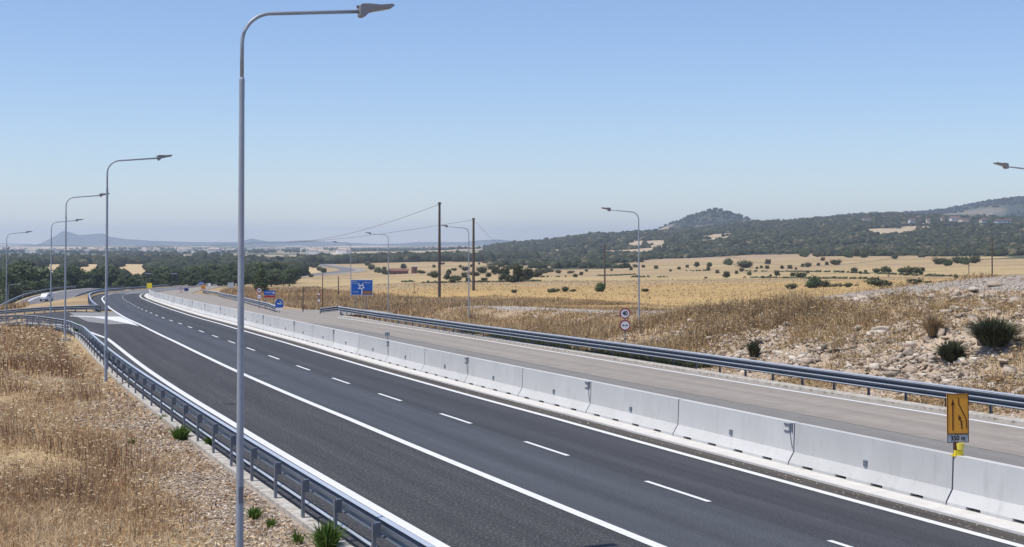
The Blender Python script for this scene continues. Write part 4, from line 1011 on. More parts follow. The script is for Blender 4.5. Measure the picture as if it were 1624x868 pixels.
# right verge: tall brown weeds
x, y, s, yf = scatter(330000, 42, 215, 17.3, 58, 1.6)
n1 = fbm(x * .25 + 51, y * .25); n2 = fbm(x * .07 + 3, y * .07); n3 = fbm(x * .8, y * .8, 2)
rk = (1 - sstep(60, 92, yf + (n1 - .5) * 90)) * sstep(18.2, 19.5, s)
track = sstep(32, 33.5, s) * (1 - sstep(39.5, 41.5, s)) * (yf < 185) * (.72 + .28 * (yf < 150))
fieldy = sstep(43, 50, s) * (yf < 150)
bare = np.where(yf > 64, sstep(25, 30, s) * .7, np.where(s < 26.0, .90, .15)) * (.5 + .8 * (n1 < .48)); bare = np.clip(bare, 0, .96)
dens = (1 - rk * bare) * np.where(rk > .3, 1.5, 1) * (1 - .985 * track) * (1 - .8 * fieldy) * np.clip(.3 + 1.6 * (n1 - .3), .15, 1)
jn = (yf > 128) & (yf < 152) & (s < 27)
keep = (rng.random(len(x)) < dens) & ~jn & ~((s < 18.4) & (yf > 120))
x, y, s, yf, n1, n2, n3, rk = [v[keep] for v in (x, y, s, yf, n1, n2, n3, rk)]
h_ = rng.uniform(.22, 1.0, len(x)) * np.clip(.4 + 1.5 * (n1 - .25), .3, 1.35) * np.where(s < 18.5, .3, 1) * np.where((s > 30) & (yf < 150), .45, 1) * np.where(s > 41, .5, 1) * (1 - .5 * rk)
w_ = np.maximum(.014, .00044 * y) * rng.uniform(.7, 1.6, len(x))
hd = np.where(rng.random(len(x)) < .16, rng.uniform(.04, .09, len(x)), 0)
tn = np.clip(.60 + (n2 - .5) * 1.2 + (n3 - .5) * .8 + rng.normal(0, .18, len(x)), 0, 1)
tag(blades('dry_weeds', x, y, h_, w_, M['weeds'], .65, tn, hd), kind='stuff')
# weeds in the dip beyond the junction and standing crop texture of the golden field
x, y, s, yf = scatter(150000, 148, 420, 19, 230, 1.5)
n1 = fbm(x * .06 + 5, y * .06); n2 = fbm(x * .3, y * .3, 3)
band = (s < 44) & (yf > 150)
keep = rng.random(len(x)) < np.where(band, np.clip(.2 + 1.8 * (n2 - .3), .1, 1), .10)
x, y, s, yf, n1, n2, band = [v[keep] for v in (x, y, s, yf, n1, n2, band)]
h_ = np.where(band, rng.uniform(.3, 1.0, len(x)), rng.uniform(.10, .28, len(x))); w_ = .00055 * y * rng.uniform(.8, 2, len(x))
tn = np.clip(np.where(band, .50 + (n1 - .5), .80 + (n1 - .5) * .5) + rng.normal(0, .10, len(x)), 0, 1)
tag(blades('field_grass', x, y, h_, w_, M['weeds'], .5, tn), kind='stuff')
# grass on the valley slopes on the left
x, y, s, yf = scatter(60000, 150, 480, -150, -14, 1.4)
n2 = fbm(x * .1, y * .1, 3); dv = np.min(np.stack([np.hypot(x - p.x, y - p.y) for p in VRs[::3]]), 0); keep = (rng.random(len(x)) < np.clip(2 * (n2 - .3), .1, 1)) & (dv > 22) & ~((CX + F * x / y > 45) & (CX + F * x / y < 130) & (y > 215) & (y < 385)) & ~((s > -30) & (yf < 200))
x, y, n2 = x[keep], y[keep], n2[keep]
tag(blades('slope_grass', x, y, rng.uniform(.3, 1., len(x)), .0008 * y, M['weeds'], .4, np.clip(.4 + (n2 - .5) * 1.2 + rng.normal(0, .1, len(x)), 0, 1)), kind='stuff')
# weeds on the earth bank of the side road and a little clump of dirt mound beyond it
# low green creepers under the right guardrail
x, y, s, yf = scatter(30000, 62, 104, 16.75, 18.9, 1.2)
n1 = fbm(x * .5, y * .5); keep = (n1 > .43) & (yf < 96); x, y, n1 = x[keep], y[keep], n1[keep]
tag(blades('green_creeper', x, y, rng.uniform(.10, .42, len(x)), .035 * rng.uniform(.7, 1.5, len(x)), M['leaf_scrub'], .7, rng.uniform(0, .8, len(x))), kind='stuff')

# wood chips / stones on the left shoulder, rubble on the right slope
ico_v = []; ph = (1 + 5 ** .5) / 2
for a_, b_ in ((-1, ph), (1, ph), (-1, -ph), (1, -ph)): ico_v.append((a_, b_, 0))
for a_, b_ in ((-1, ph), (1, ph), (-1, -ph), (1, -ph)): ico_v.append((0, a_, b_))
for a_, b_ in ((ph, -1), (ph, 1), (-ph, -1), (-ph, 1)): ico_v.append((a_, 0, b_))
ico_v = np.array(ico_v) / np.hypot(1, ph)
ico_f = np.array([(0, 11, 5), (0, 5, 1), (0, 1, 7), (0, 7, 10), (0, 10, 11), (1, 5, 9), (5, 11, 4), (11, 10, 2), (10, 7, 6), (7, 1, 8), (3, 9, 4), (3, 4, 2), (3, 2, 6), (3, 6, 8), (3, 8, 9), (4, 9, 5), (2, 4, 11), (6, 2, 10), (8, 6, 7), (9, 8, 1)])
def lumps(name, X, Y, Z, size, m, tint, flat=.6, jit=.25, base_v=ico_v, base_f=ico_f, elong=.35):
    n = len(X); nv = len(base_v)
    az = rng.uniform(0, 2 * np.pi, n); sx = size * rng.uniform(1 - elong, 1 + elong, n); sy = size * rng.uniform(1 - elong, 1 + elong, n); sz = size * flat * rng.uniform(.7, 1.3, n)
    P = base_v[None] * (1 + rng.normal(0, jit, (n, nv, 1)))
    P = P * np.stack([sx, sy, sz], 1)[:, None, :]
    tx = rng.normal(0, .25, n)[:, None]; P = np.stack([P[..., 0], P[..., 1], P[..., 2] + P[..., 0] * tx], -1)
    c, s_ = np.cos(az)[:, None], np.sin(az)[:, None]
    P = np.stack([P[..., 0] * c - P[..., 1] * s_, P[..., 0] * s_ + P[..., 1] * c, P[..., 2]], -1) + np.stack([X, Y, Z], 1)[:, None, :]
    Fa = (np.arange(n)[:, None, None] * nv + base_f[None]).reshape(-1, 3)
    return np_mesh(name, P.reshape(-1, 3), Fa, m, attr=np.repeat(tint, nv))
x, y, s, yf = scatter(60000, 19, 75, -13.5, -9.02, 2.0)
n1 = fbm(x * .5, y * .5); keep = rng.random(len(x)) < (1 - sstep(10.2, 12.3, -s + (n1 - .5) * 3)) * (1 - sstep(42, 75, yf)) ; x, y = x[keep], y[keep]
tag(lumps('shoulder_chips', x, y, ground_z(x, y) + .004, rng.uniform(.012, .045, len(x)) * np.clip(y / 30, 1, 1.8), M['chips'], rng.random(len(x)), .4, .3, elong=.6), kind='stuff')
cube_v = np.array([(a_, b_, c_) for a_ in (-1, 1) for b_ in (-1, 1) for c_ in (-1, 1)], float) * .75
cube_f = np.array([(0, 1, 3), (0, 3, 2), (4, 6, 7), (4, 7, 5), (0, 4, 5), (0, 5, 1), (2, 3, 7), (2, 7, 6), (0, 2, 6), (0, 6, 4), (1, 5, 7), (1, 7, 3)])
x, y, s, yf = scatter(190000, 38, 160, 18.6, 41.5, 1.4)
n1 = fbm(x * .3 + 9, y * .3); n2 = fbm(x * .8, y * .8, 2)
keep = rng.random(len(x)) < (1 - sstep(80, 135, yf + (n1 - .5) * 70)) * np.where(s > 33, .9, np.clip(2.6 * (n2 - .30), .08, 1) * np.where(yf < 66, .75, .4))
x, y, s, yf = x[keep], y[keep], s[keep], yf[keep]
sz = np.clip(rng.lognormal(-3.05, .60, len(x)), .022, .26) * np.where(s > 32.0, .30, 1)
tag(lumps('rubble', x, y, ground_z(x, y) + sz * .12, sz, M['rock'], np.clip(rng.normal(.5, .28, len(x)), 0, 1), .62, .42, cube_v, cube_f, .6), kind='stuff')
x, y, s, yf = scatter(9000, 24, 130, 17.0, 18.6, 1.3)
tag(lumps('verge_stones', x, y, ground_z(x, y), rng.uniform(.015, .07, len(x)), M['chips'], rng.uniform(.3, 1, len(x)), .5), kind='stuff')
x, y, s, yf = scatter(350, 22, 90, 3.3, 3.8, 1.6)
tag(lumps('roadside_grit', x, y, np.array(roadz(y)) + .006, rng.uniform(.006, .022, len(x)), M['chips'], rng.uniform(.3, 1, len(x)), .5), kind='stuff')
def one_rock(name, x, y, size, label, m='rock', flat=.5, grp='pale boulders on the rocky slope', tint=.7, cat='boulder', sink=.15):
    # subdivided, facetted boulder
    v = [Vector(p) for p in ico_v]; f = [tuple(q) for q in ico_f]; mid = {}
    for _ in range(2):
        nf = []; mid = {}
        def g_(a_, b_):
            k2 = (min(a_, b_), max(a_, b_))
            if k2 not in mid: v.append(((v[a_] + v[b_]) / 2).normalized()); mid[k2] = len(v) - 1
            return mid[k2]
        for a_, b_, c_ in f:
            d_, e_, h2 = g_(a_, b_), g_(b_, c_), g_(c_, a_); nf += [(a_, d_, h2), (d_, b_, e_), (h2, e_, c_), (d_, e_, h2)]
        f = nf
    pl = [(Vector(rng.normal(0, 1, 3)).normalized(), rng.uniform(.35, .72)) for _ in range(8)]
    P = []
    for p in v:
        r_ = 1.0
        for n_, d_ in pl:
            q = p.dot(n_)
            if q > 1e-3: r_ = min(r_, d_ / q)
        P.append(p * r_ * (1 + rng.normal(0, .02)))
    P = np.array([(p.x * size[0], p.y * size[1], p.z * size[0] * flat * .75) for p in P]) * (.72, .72, .72); z = gz(x, y) + size[0] * sink
    o = np_mesh(name, P, np.array(f), M[m], attr=np.full(len(P), tint)); o.location = (x, y, z); o.rotation_euler = (rng.normal(0, .15), rng.normal(0, .15), rng.uniform(0, 3))
    return tag(o, label, cat, grp)
def hit(px, py, y0=20, y1=3000):
    """real point where the sight line through a measured pixel meets the ground"""
    ys = np.geomspace(y0, y1, 1200); g_ = ground_z((px - CX) / F * ys, ys); ray = CAMZ - (py - HZ) / F * ys
    i = int(np.argmax(g_ >= ray)); Y = ys[i] if g_[i] >= ray[i] else y1
    return Vector(((px - CX) / F * Y, Y, float(g_[i])))
for px, py, sz, lab in ((1437, 567, (.75, .5), 'large pale flat boulder low on the rocky slope left of the orange sign'), (1480, 575, (.6, .4), 'grey boulder just right of the large pale flat one'), (1395, 528, (.9, .3), 'long pale slab lying on the upper left part of the rocky slope'),
                        (1575, 455, (.8, .5), 'pale slab on the mound crest near the right edge'), (1545, 462, (.6, .5), 'shaded boulder under the mound crest'), (1512, 478, (.55, .4), 'small boulder below the gravel track crest'),
                        (1590, 580, (.6, .45), 'pale rock low on the slope under the large green bush'), (1420, 590, (.5, .35), 'low rock close behind the guardrail, left of the orange sign'), (1560, 600, (.5, .4), 'rock just above the guardrail right of the orange sign')):
    p = hit(px, py, 40); one_rock('boulder', p.x, p.y, sz, lab, tint=rng.uniform(.35, .8))
p = hit(88, 533, 60); one_rock('rock', p.x, p.y, (.45, .35), 'brown rock in dry grass between the left street lamps', 'chips', .7, None, .35, 'rock')
# dead branches and sticks on the bank
for px, py, L_, a_, lab in ((80, 540, 1.5, .5, 'bleached stick lying in front of the brown rock'), (205, 728, .9, 2.4, 'thin dead stalk lying across the dry grass'), (200, 612, .7, .6, 'pale broken branch near the foot of the second lamp')):
    p = hit(px, py, 15); mb = MB(); mb.tube([(-L_ / 2 * math.cos(a_), -L_ / 2 * math.sin(a_), .06), (0, 0, .16), (L_ / 2 * math.cos(a_), L_ / 2 * math.sin(a_), .12)], [.022, .03, .015], 7); mb.tube([(0, 0, .15), (.12, .2, .32)], [.015, .008], 6)
    o = mb.build('fallen_branch', M['stump']); o.location = p; tag(o, lab, 'branch', 'dead sticks on the left bank')

# ------------------------------------------------------------------ bushes and trees
def foliage_mesh(name, blobs, nleaf, leaf, m, core=True, up=.2, spread=.25, corescale=.80):
    """leaf sprays spread through lobes, over an uneven dark core of the same green"""
    B = np.array(blobs, float); vol = (B[:, 3] * B[:, 4]) ** 1.0; pr = vol / vol.sum()
    idx = rng.choice(len(B), nleaf, p=pr); d = rng.normal(0, 1, (nleaf, 3)); d /= np.linalg.norm(d, axis=1)[:, None]; d[:, 2] += up; 
    rr = 1 + rng.normal(0, spread * .5, nleaf) - np.abs(rng.normal(0, .12, nleaf))
    C_ = B[idx, :3] + d * np.stack([B[idx, 3], B[idx, 3], B[idx, 4]], 1) * rr[:, None]
    nrm = d + rng.normal(0, .7, (nleaf, 3)); nrm /= np.linalg.norm(nrm, axis=1)[:, None]
    a_ = np.cross(nrm, rng.normal(0, 1, (nleaf, 3))); a_ /= np.linalg.norm(a_, axis=1)[:, None]; b_ = np.cross(nrm, a_)
    sz = leaf * rng.uniform(.5, 1.4, nleaf)[:, None]
    V = np.stack([C_ - a_ * sz, C_ + b_ * sz * .55, C_ + a_ * sz, C_ - b_ * sz * .55], 1).reshape(-1, 3)
    Fa = np.arange(nleaf * 4).reshape(-1, 4); bt = rng.uniform(-.18, .18, len(B))
    tn = np.clip(.5 + bt[idx] + rng.normal(0, .16, nleaf), 0, 1).repeat(4)
    if core:
        n = len(B); P = ico_v[None] * (1 + rng.normal(0, .14, (n, 12, 1))) * np.stack([B[:, 3], B[:, 3], B[:, 4]], 1)[:, None, :] * corescale + B[:, None, :3]
        tf = (np.arange(n)[:, None, None] * 12 + ico_f[None]).reshape(-1, 3) + len(V)
        V = np.vstack([V, P.reshape(-1, 3)]); tn = np.concatenate([tn, np.repeat(.3 + bt, 12)])
        Fa = np.vstack([Fa, np.concatenate([tf, tf[:, :1]], 1)])
        # degenerate quads -> keep as triangles by building separately
        Q = Fa[:nleaf]; T = tf
        me = bpy.data.meshes.new(name); fl = [tuple(q) for q in Q.tolist()] + [tuple(t_) for t_ in T.tolist()]
        me.from_pydata(V.tolist(), [], fl)
    else:
        me = bpy.data.meshes.new(name); me.from_pydata(V.tolist(), [], [tuple(q) for q in Fa.tolist()])
    at_ = me.attributes.new('tint', 'FLOAT', 'POINT'); at_.data.foreach_set('value', tn.astype(np.float32)); me.materials.append(M[m]); me.update()
    return me
def tree_variant(h, w, kind, m, nleaf=1500, leaf=.34, seed=0, clear=.08):
    """trunk with limbs, crown of lobes; kinds: round, tall, cypress, bush"""
    r_ = random.Random(seed); blobs = []
    if kind == 'cypress':
        for i in range(7): t_ = i / 6; blobs.append((r_.gauss(0, .06 * w), r_.gauss(0, .06 * w), h * (.12 + .8 * t_), w * .5 * (1 - .75 * t_ ** 1.5) * (.8 if i == 0 else 1), h * .11))
    elif kind == 'bush':
        for i in range(7):
            a_ = r_.uniform(0, 6.28); q = r_.uniform(.1, .33) * w; blobs.append((q * math.cos(a_), q * math.sin(a_), h * r_.uniform(.30, .62), w * r_.uniform(.17, .30), h * r_.uniform(.25, .38)))
        blobs.append((0, 0, h * .35, w * .34, h * .34))
    else:
        nb = 12 if kind == 'round' else 15
        for i in range(nb):
            t_ = r_.random() ** .8; zc = h * (clear + .1 + (.95 - clear - .2) * t_); ww = w * .5 * math.sin(math.pi * min(.93, .24 + .7 * t_)) ** .7
            a_ = r_.uniform(0, 6.28); q = ww * r_.uniform(.35, .78); b_ = w * r_.uniform(.13, .22); blobs.append((q * math.cos(a_), q * math.sin(a_), zc, b_, b_ * r_.uniform(.75, 1.05)))
        blobs.append((0, 0, h * .52, w * .27, h * .22)); blobs.append((0, 0, h * .82, w * .18, h * .12)); blobs.append((w * .1, 0, h * .25, w * .28, h * .16)); blobs.append((-w * .2, w * .1, h * .22, w * .2, h * .15))
    crown = foliage_mesh('crown', blobs, nleaf, leaf, m, up=.25)
    mb = MB(); tr_ = max(.06, h * .022)
    mb.tube([(0, 0, -.5), (.02 * h, 0, h * .25), (-.01 * h, .02 * h, h * .5), (0, 0, h * .75)], [tr_ * 1.5, tr_, tr_ * .7, tr_ * .3], 8)
    for bx, by, bz, _, _ in blobs[:6]: mb.tube([(0, 0, min(h * .45, bz * .55)), (bx * .5, by * .5, bz * .8), (bx, by, bz)], [tr_ * .6, tr_ * .4, tr_ * .15], 5)
    return crown, mesh_only(mb, 'trunk', M['bark'])
def plant(v, name, x, y, label, cat, grp, sc=1.0, sz=None, z=None, sink=0.0):
    o = empty(name, (x, y, (gz(x, y) if z is None else z) - sink), random.uniform(0, 6.28)); o.scale = (sc, sc, sz or sc); tag(o, label, cat, grp)
    part(v[0], 'crown' if cat == 'tree' else 'foliage', o); part(v[1], 'trunk' if cat == 'tree' else 'stem', o)
    return o
TV = [tree_variant(11, 9.5, 'round', 'leaf', 2100, .42, 1), tree_variant(13, 9, 'tall', 'leaf', 2300, .42, 2), tree_variant(9, 9, 'round', 'leaf_pale', 1800, .38, 3), tree_variant(12, 8, 'tall', 'leaf', 2100, .40, 4), tree_variant(10, 10, 'round', 'leaf', 2100, .42, 5)]
BV = [tree_variant(3.2, 5, 'bush', 'leaf_scrub', 500, .30, 11), tree_variant(3.6, 4.4, 'bush', 'leaf', 500, .30, 12), tree_variant(4.6, 5.2, 'round', 'leaf_scrub', 700, .30, 13, .08), tree_variant(2.6, 5.5, 'bush', 'leaf_scrub', 450, .28, 14)]
CY = tree_variant(6.5, 3.4, 'cypress', 'leaf', 1500, .22, 21)
# trees of the valley belt: (pixel column, pixel of the crown top, distance, variant, words)
def belt(px, pyt, Y, v, label, grp='trees of the valley belt', base=None):
    x = (px - CX) / F * Y; z0 = gz(x, Y); top = CAMZ - (pyt - HZ) / F * Y; h0 = (11, 13, 9, 12, 10)[v]
    if base is not None: z0 = CAMZ - (base - HZ) / F * Y
    sc = max(.45, (top - z0) / h0); plant(TV[v], 'tree', x, Y, label, 'tree', grp, sc * random.uniform(1.2, 1.45), sc, z=z0)
big = [(4, 440, 470, 4, 'scrubby tree at the very left edge behind the low lamps'), (22, 416, 430, 1, 'tall dark tree at the left edge, left one of the dense clump'), (37, 413, 445, 0, 'tallest dark tree of the clump near the left edge'), (52, 421, 430, 3, 'dark tree forming the right side of the left edge clump'), (64, 428, 455, 4, 'dark rounded tree just right of the left edge clump'),
       (76, 440, 500, 2, 'pale green tree left of the fourth lamp pole'), (91, 432, 520, 2, 'pale green tree between two left lamp poles'), (101, 428, 525, 4, 'green tree at the third lamp pole'), (113, 420, 530, 1, 'tall dark tree right of the third lamp pole'), (126, 427, 540, 0, 'wide dark tree above the exit island'),
       (140, 430, 525, 3, 'dark tree left of the second lamp pole'), (153, 425, 545, 0, 'dense tree just left of the second lamp pole'), (166, 421, 550, 1, 'tree right behind the second lamp pole'), (181, 424, 545, 4, 'dark tree right of the second lamp pole'), (192, 441, 500, 2, 'low pale tree in front of the belt above the bend'),
       (205, 433, 560, 3, 'dark tree below the golden hill field'), (218, 434, 560, 0, 'dark round tree left of the wide sign backs')]
for a_ in big: belt(*a_)
W1 = ['dark rounded', 'tall dark', 'pale green', 'slender dark', 'broad dark']
lm = [(232, 'behind the left wide sign back'), (246, 'between the wide sign backs, left'), (259, 'between the wide sign backs, right'), (272, 'left behind the right wide sign back'), (286, 'right of the right wide sign back'), (299, 'left of the small blue and white sign'), (312, 'above the small blue and white sign'),
      (326, 'above the orange works sign'), (340, 'right of the orange works sign'), (354, 'left of the pale square board'), (368, 'above the pale square board'), (381, 'left beside the nearest lamp pole'), (397, 'right beside the nearest lamp pole'), (410, 'above the dark cypress shape'), (424, 'right of the dark cypress shape'), (437, 'third from the right end of the belt'), (449, 'second from the right end of the belt'), (460, 'at the right end of the valley belt')]
for i, (px, w0) in enumerate(lm):
    v = (0, 1, 4, 2, 3)[i % 5]; Y = 545 + (i * 37) % 50
    belt(px, [432, 430, 426, 431, 424, 428, 421, 423, 419, 424, 417, 420, 418, 416, 417, 414, 417, 424][i], Y, v, '%s tree in the valley belt, %s' % (W1[v], w0))
    belt(px + 6, [440, 437, 435, 438, 433, 436, 434, 436, 433, 436, 432, 434, 430, 430, 430, 428, 430, 434][i], Y - 45, (v + 2) % 5, '%s lower front row tree, %s' % (W1[(v + 2) % 5], w0))
for i, px in enumerate(list(range(-30, 225, 13)) + list(range(225, 478, 9))):
    ok_ = not (60 < px < 92 or 125 < px < 150 or 178 < px < 232)
    belt(px + random.uniform(-4, 4), random.uniform(423, 429) if ok_ else random.uniform(438, 443), 640 + (i * 53) % 90, (i * 3) % 5, 'leafy tree in the back row of the valley belt, only its crown top showing', 'back row of the valley belt')
for i, px in enumerate(range(236, 470, 9)):
    belt(px + random.uniform(-3, 3), random.uniform(444, 450), 455 + (i * 31) % 40, (i * 2 + 1) % 5, 'low bushy tree in the front row of the valley belt, its crown reaching the ground', 'low front row of the valley belt')
x = (415 - CX) / F * 300; o = plant(CY, 'cypress_tree', x, 300, 'dark narrow conical tree standing above the far pair of round signs', 'tree', None, .95, z=CAMZ - (467 - HZ) / F * 300)
# field bushes
def fbush(px, pyb, hpx, v, label, grp='scattered bushes in the dry fields', Y=None, name='bush', cat='bush', ws=1.0):
    p = hit(px, pyb, 150) if Y is None else at(px, pyb, Y); hh = hpx / F * p.y; h0 = (3.2, 3.6, 4.6, 2.6)[v]; k2 = hh / (h0 * .95)
    plant(BV[v], name, p.x, p.y, label, cat, grp, k2 * ws, k2, z=p.z - .05 * hh)
for a_ in [(1290, 457, 21, 1, 'dark green leafy bush in the golden field near the rocky track', 1.1), (1253, 459, 10, 3, 'low olive bush left of the dark green leafy bush'), (1305, 456, 12, 0, 'smaller bush touching the right side of the dark green leafy one'), (1395, 455, 14, 3, 'brown green low shrub in the middle of the right field', 1.4), (1345, 456, 7, 0, 'tiny shrub left of the brown green low shrub'),
           (1450, 452, 11, 0, 'olive shrub at the end of the dark field line on the right', 1.5), (1473, 452, 7, 3, 'low shrub beside the olive shrub at the dark field line'), (952, 463, 16, 1, 'dark bush at the foot of the wooden pole in the golden field'), (896, 463, 9, 0, 'green bush in the golden field left of the pole'), (878, 464, 7, 3, 'brown low scrub at the left of the green bush in the golden field', 1.5), (908, 463, 5, 3, 'small scrub right of the green bush in the golden field'),
           (815, 465, 6, 0, 'lone small bush at the edge of the golden field'), (1022, 463, 6, 3, 'low bush behind the speed limit sign lamp pole'), (922, 437, 6, 2, 'single round bush left of the pole on the far tan field'),
           (1152, 441, 11, 2, 'rounded dark oak on the tan slope, largest of its line'), (1137, 434, 6, 2, 'small oak left of the largest rounded one'), (1168, 435, 6, 2, 'small oak right of the largest rounded one'), (1123, 430, 7, 2, 'small oak below the tan clearing'), (1105, 424, 9, 2, 'pair oak near the wood edge, left'), (1125, 424, 8, 2, 'pair oak near the wood edge, right'),
           (1188, 437, 7, 1, 'dark hillside oak above the lone field bush line'), (1176, 431, 6, 0, 'low oak near the far hedge'), (1155, 421, 12, 1, 'upright dark tree at the edge of the tan slope', 1.2), (1180, 425, 12, 0, 'wide scrub patch on the tan slope', 2), (1218, 420, 9, 2, 'oak alone on the upper tan slope'), (1232, 438, 8, 2, 'oak left of the row on the lower tan slope')]:
    fbush(*a_[:5], ws=a_[5] if len(a_) > 5 else 1.1)
# looser lines of oaks: these only tell apart by place, so they share a true description
for a_ in [(1207, 426, 5), (1216, 427, 6), (1240, 427, 6), (1252, 427, 7), (1262, 428, 4), (1273, 424, 6), (1281, 424, 8), (1298, 422, 5), (1305, 414, 6), (1311, 421, 6), (1325, 421, 10), (1222, 439, 4), (1257, 439, 7), (1270, 441, 10), (1281, 434, 5), (1337, 433, 4), (1200, 427, 4),
           (1354, 432, 8), (1364, 435, 5), (1372, 433, 5), (1390, 433, 8), (1403, 433, 11), (1410, 432, 6), (1428, 433, 8), (1436, 433, 9), (1447, 436, 14), (1460, 436, 7), (1463, 431, 7), (1472, 438, 4), (1516, 443, 6), (1090, 425, 5), (1077, 428, 5), (1063, 431, 4), (1040, 427, 6), (1020, 425, 5), (1001, 429, 5), (985, 426, 6), (970, 430, 4)]:
    fbush(a_[0], a_[1], a_[2], 2 if a_[2] < 8 else 0, 'small rounded oak dotted along the tan fields below the wooded hill', 'small oaks on the tan fields', ws=1.2)
for a_ in [(1345, 409, 13, 1), (1360, 407, 14, 0), (1370, 409, 13, 1), (1385, 406, 12, 0), (1400, 406, 11, 1), (1418, 411, 9, 0), (1440, 404, 12, 1), (1456, 405, 10, 0), (1490, 420, 12, 0), (1503, 422, 12, 1), (1518, 418, 12, 0), (1530, 420, 14, 1), (1546, 418, 14, 0), (1295, 408, 8, 0), (1275, 408, 13, 1)]:
    fbush(*a_[:4], 'dark spreading oak at the lower edge of the wooded hill', 'oaks at the edge of the wood', ws=1.15)
# scrub belt left of the tall poles and the olive clump near the centre
for i, a_ in enumerate([(800, 446, 24, 2, .9), (822, 449, 30, 2, .75), (837, 446, 22, 2, .75), (812, 449, 14, 0, 1.1), (850, 440, 12, 0, 1.2), (786, 436, 14, 2, 1.1)]):
    fbush(a_[0], a_[1], a_[2], a_[3], 'grey green tree in the big clump right of the wooden poles, %s' % ['tall left one', 'tallest middle one', 'right one', 'low front one', 'low far right one', 'leftmost'][i], 'clump of trees right of the wooden poles', ws=a_[4])
q_ = [(690, 441, 12), (712, 436, 9), (725, 446, 10), (738, 430, 8), (736, 441, 9), (748, 424, 5), (760, 420, 4), (765, 434, 12), (775, 440, 8), (780, 428, 8), (709, 444, 10), (717, 449, 8), (742, 447, 7), (730, 425, 5), (752, 438, 8), (768, 446, 6), (720, 430, 5), (702, 420, 4), (668, 434, 6), (681, 438, 5), (688, 425, 5), (860, 434, 9), (872, 432, 7), (885, 434, 6), (905, 434, 5), (912, 440, 6), (1010, 440, 4), (930, 431, 4), (1119, 442, 3), (1210, 442, 4), (770, 418, 5), (795, 424, 9), (810, 428, 9), (640, 427, 9), (612, 436, 8), (610, 430, 7)]
for a_ in q_: fbush(a_[0], a_[1], a_[2], [0, 2, 3][a_[0] % 3], 'low grey green scrub bush in the pale field around the wooden poles', 'scrub around the wooden poles', ws=1.2)
for a_ in [(470, 428, 7), (478, 425, 8), (486, 424, 9), (497, 425, 10), (507, 430, 8), (514, 433, 8), (470, 434, 6), (600, 433, 10), (590, 428, 9), (584, 422, 8), (540, 416, 11), (552, 413, 8), (494, 440, 5)]:
    fbush(a_[0], a_[1], a_[2], [1, 2, 0][a_[0] % 3], 'dark scrub tree beside the far curve of the road', 'scrub by the far road curve', ws=1.2)
p = hit(86, 483.5, 300); 
# near green plants
def tuft(px, py, h, n, label, m='leaf_fresh', name='green_weed', spread=.22, cat='weed', grp='green weeds by the left guardrail', w=.014, near=15):
    p = hit(px, py, near); k2 = n; az = rng.uniform(0, 2 * np.pi, k2); el = rng.uniform(.0, 1., k2); r_ = rng.uniform(0, spread * .35, k2)
    b_ = np.stack([np.cos(az) * r_, np.sin(az) * r_, np.zeros(k2) - .03], 1); hh = h * rng.uniform(.5, 1.1, k2)
    out = np.stack([np.cos(az), np.sin(az), np.zeros(k2)], 1) * (spread * el)[:, None]
    mid = b_ + out * .4 + np.array([0, 0, 1]) * (hh * .6)[:, None]; tip = b_ + out + np.array([0, 0, 1]) * (hh * (1 - .35 * el))[:, None]
    th = rng.uniform(0, 3.1, k2); u = np.stack([np.cos(th), np.sin(th), np.zeros(k2)], 1) * w
    V = np.stack([b_ - u * .5, b_ + u * .5, mid - u, mid + u, tip - u * .2, tip + u * .2], 1).reshape(-1, 3); o_ = np.arange(k2)[:, None] * 6
    Fa = np.concatenate([o_ + np.array([0, 1, 3, 2]), o_ + np.array([2, 3, 5, 4])], 1).reshape(-1, 4)
    o = np_mesh(name, V, Fa, M[m], attr=np.clip(rng.normal(.5, .25, k2), 0, 1).repeat(6)); o.location = p
    return tag(o, label, cat, grp)
tuft(288, 697, .50, 260, 'bushy green weed beside a guardrail post, largest of the upper ones', spread=.42)
tuft(335, 708, .42, 120, 'small green weed against the guardrail foot', spread=.25)
tuft(212, 706, .35, 50, 'sparse small green sprig in dry grass', spread=.2)
tuft(262, 665, .25, 60, 'dull green tuft above the bushy one', spread=.2)
tuft(405, 822, .32, 130, 'bright green tuft just right of the nearest lamp pole', spread=.26)
tuft(432, 836, .26, 60, 'tiny green tuft beside the bright one near the lamp pole', spread=.16)
tuft(520, 872, .62, 330, 'large bright green weed under the guardrail at the bottom edge', spread=.42)
tuft(474, 862, .35, 50, 'thin greenish sprig left of the large bright weed', spread=.2)
tuft(122, 527, .9, 120, 'green weed by the guardrail near the third street lamp', spread=.45, near=60, w=.03)
tuft(1574, 553, 1.15, 1500, 'large dark green bush growing on the rocky slope at the right', 'leaf_scrub', 'slope_bush', 1.25, 'bush', 'bushes on the rocky slope', .028, 40)
tuft(1507, 577, .95, 700, 'smaller olive grey bush left of the large dark one on the rocky slope', 'leaf_scrub', 'slope_bush', .8, 'bush', 'bushes on the rocky slope', .026, 40)
tuft(1578, 612, .6, 160, 'dry yellow sprig low on the slope right of the orange sign', 'straw', 'slope_bush', .5, 'bush', 'bushes on the rocky slope', .02, 40)
tuft(1480, 532, 1.0, 500, 'reddish brown dry bush high on the rocky slope', 'weeds', 'slope_bush', .7, 'bush', 'bushes on the rocky slope', .024, 40)
tuft(1195, 570, .9, 350, 'olive bush among brown weeds behind the long guardrail', 'leaf_scrub', 'slope_bush', .45, 'bush', 'bushes on the rocky slope', .03, 60)

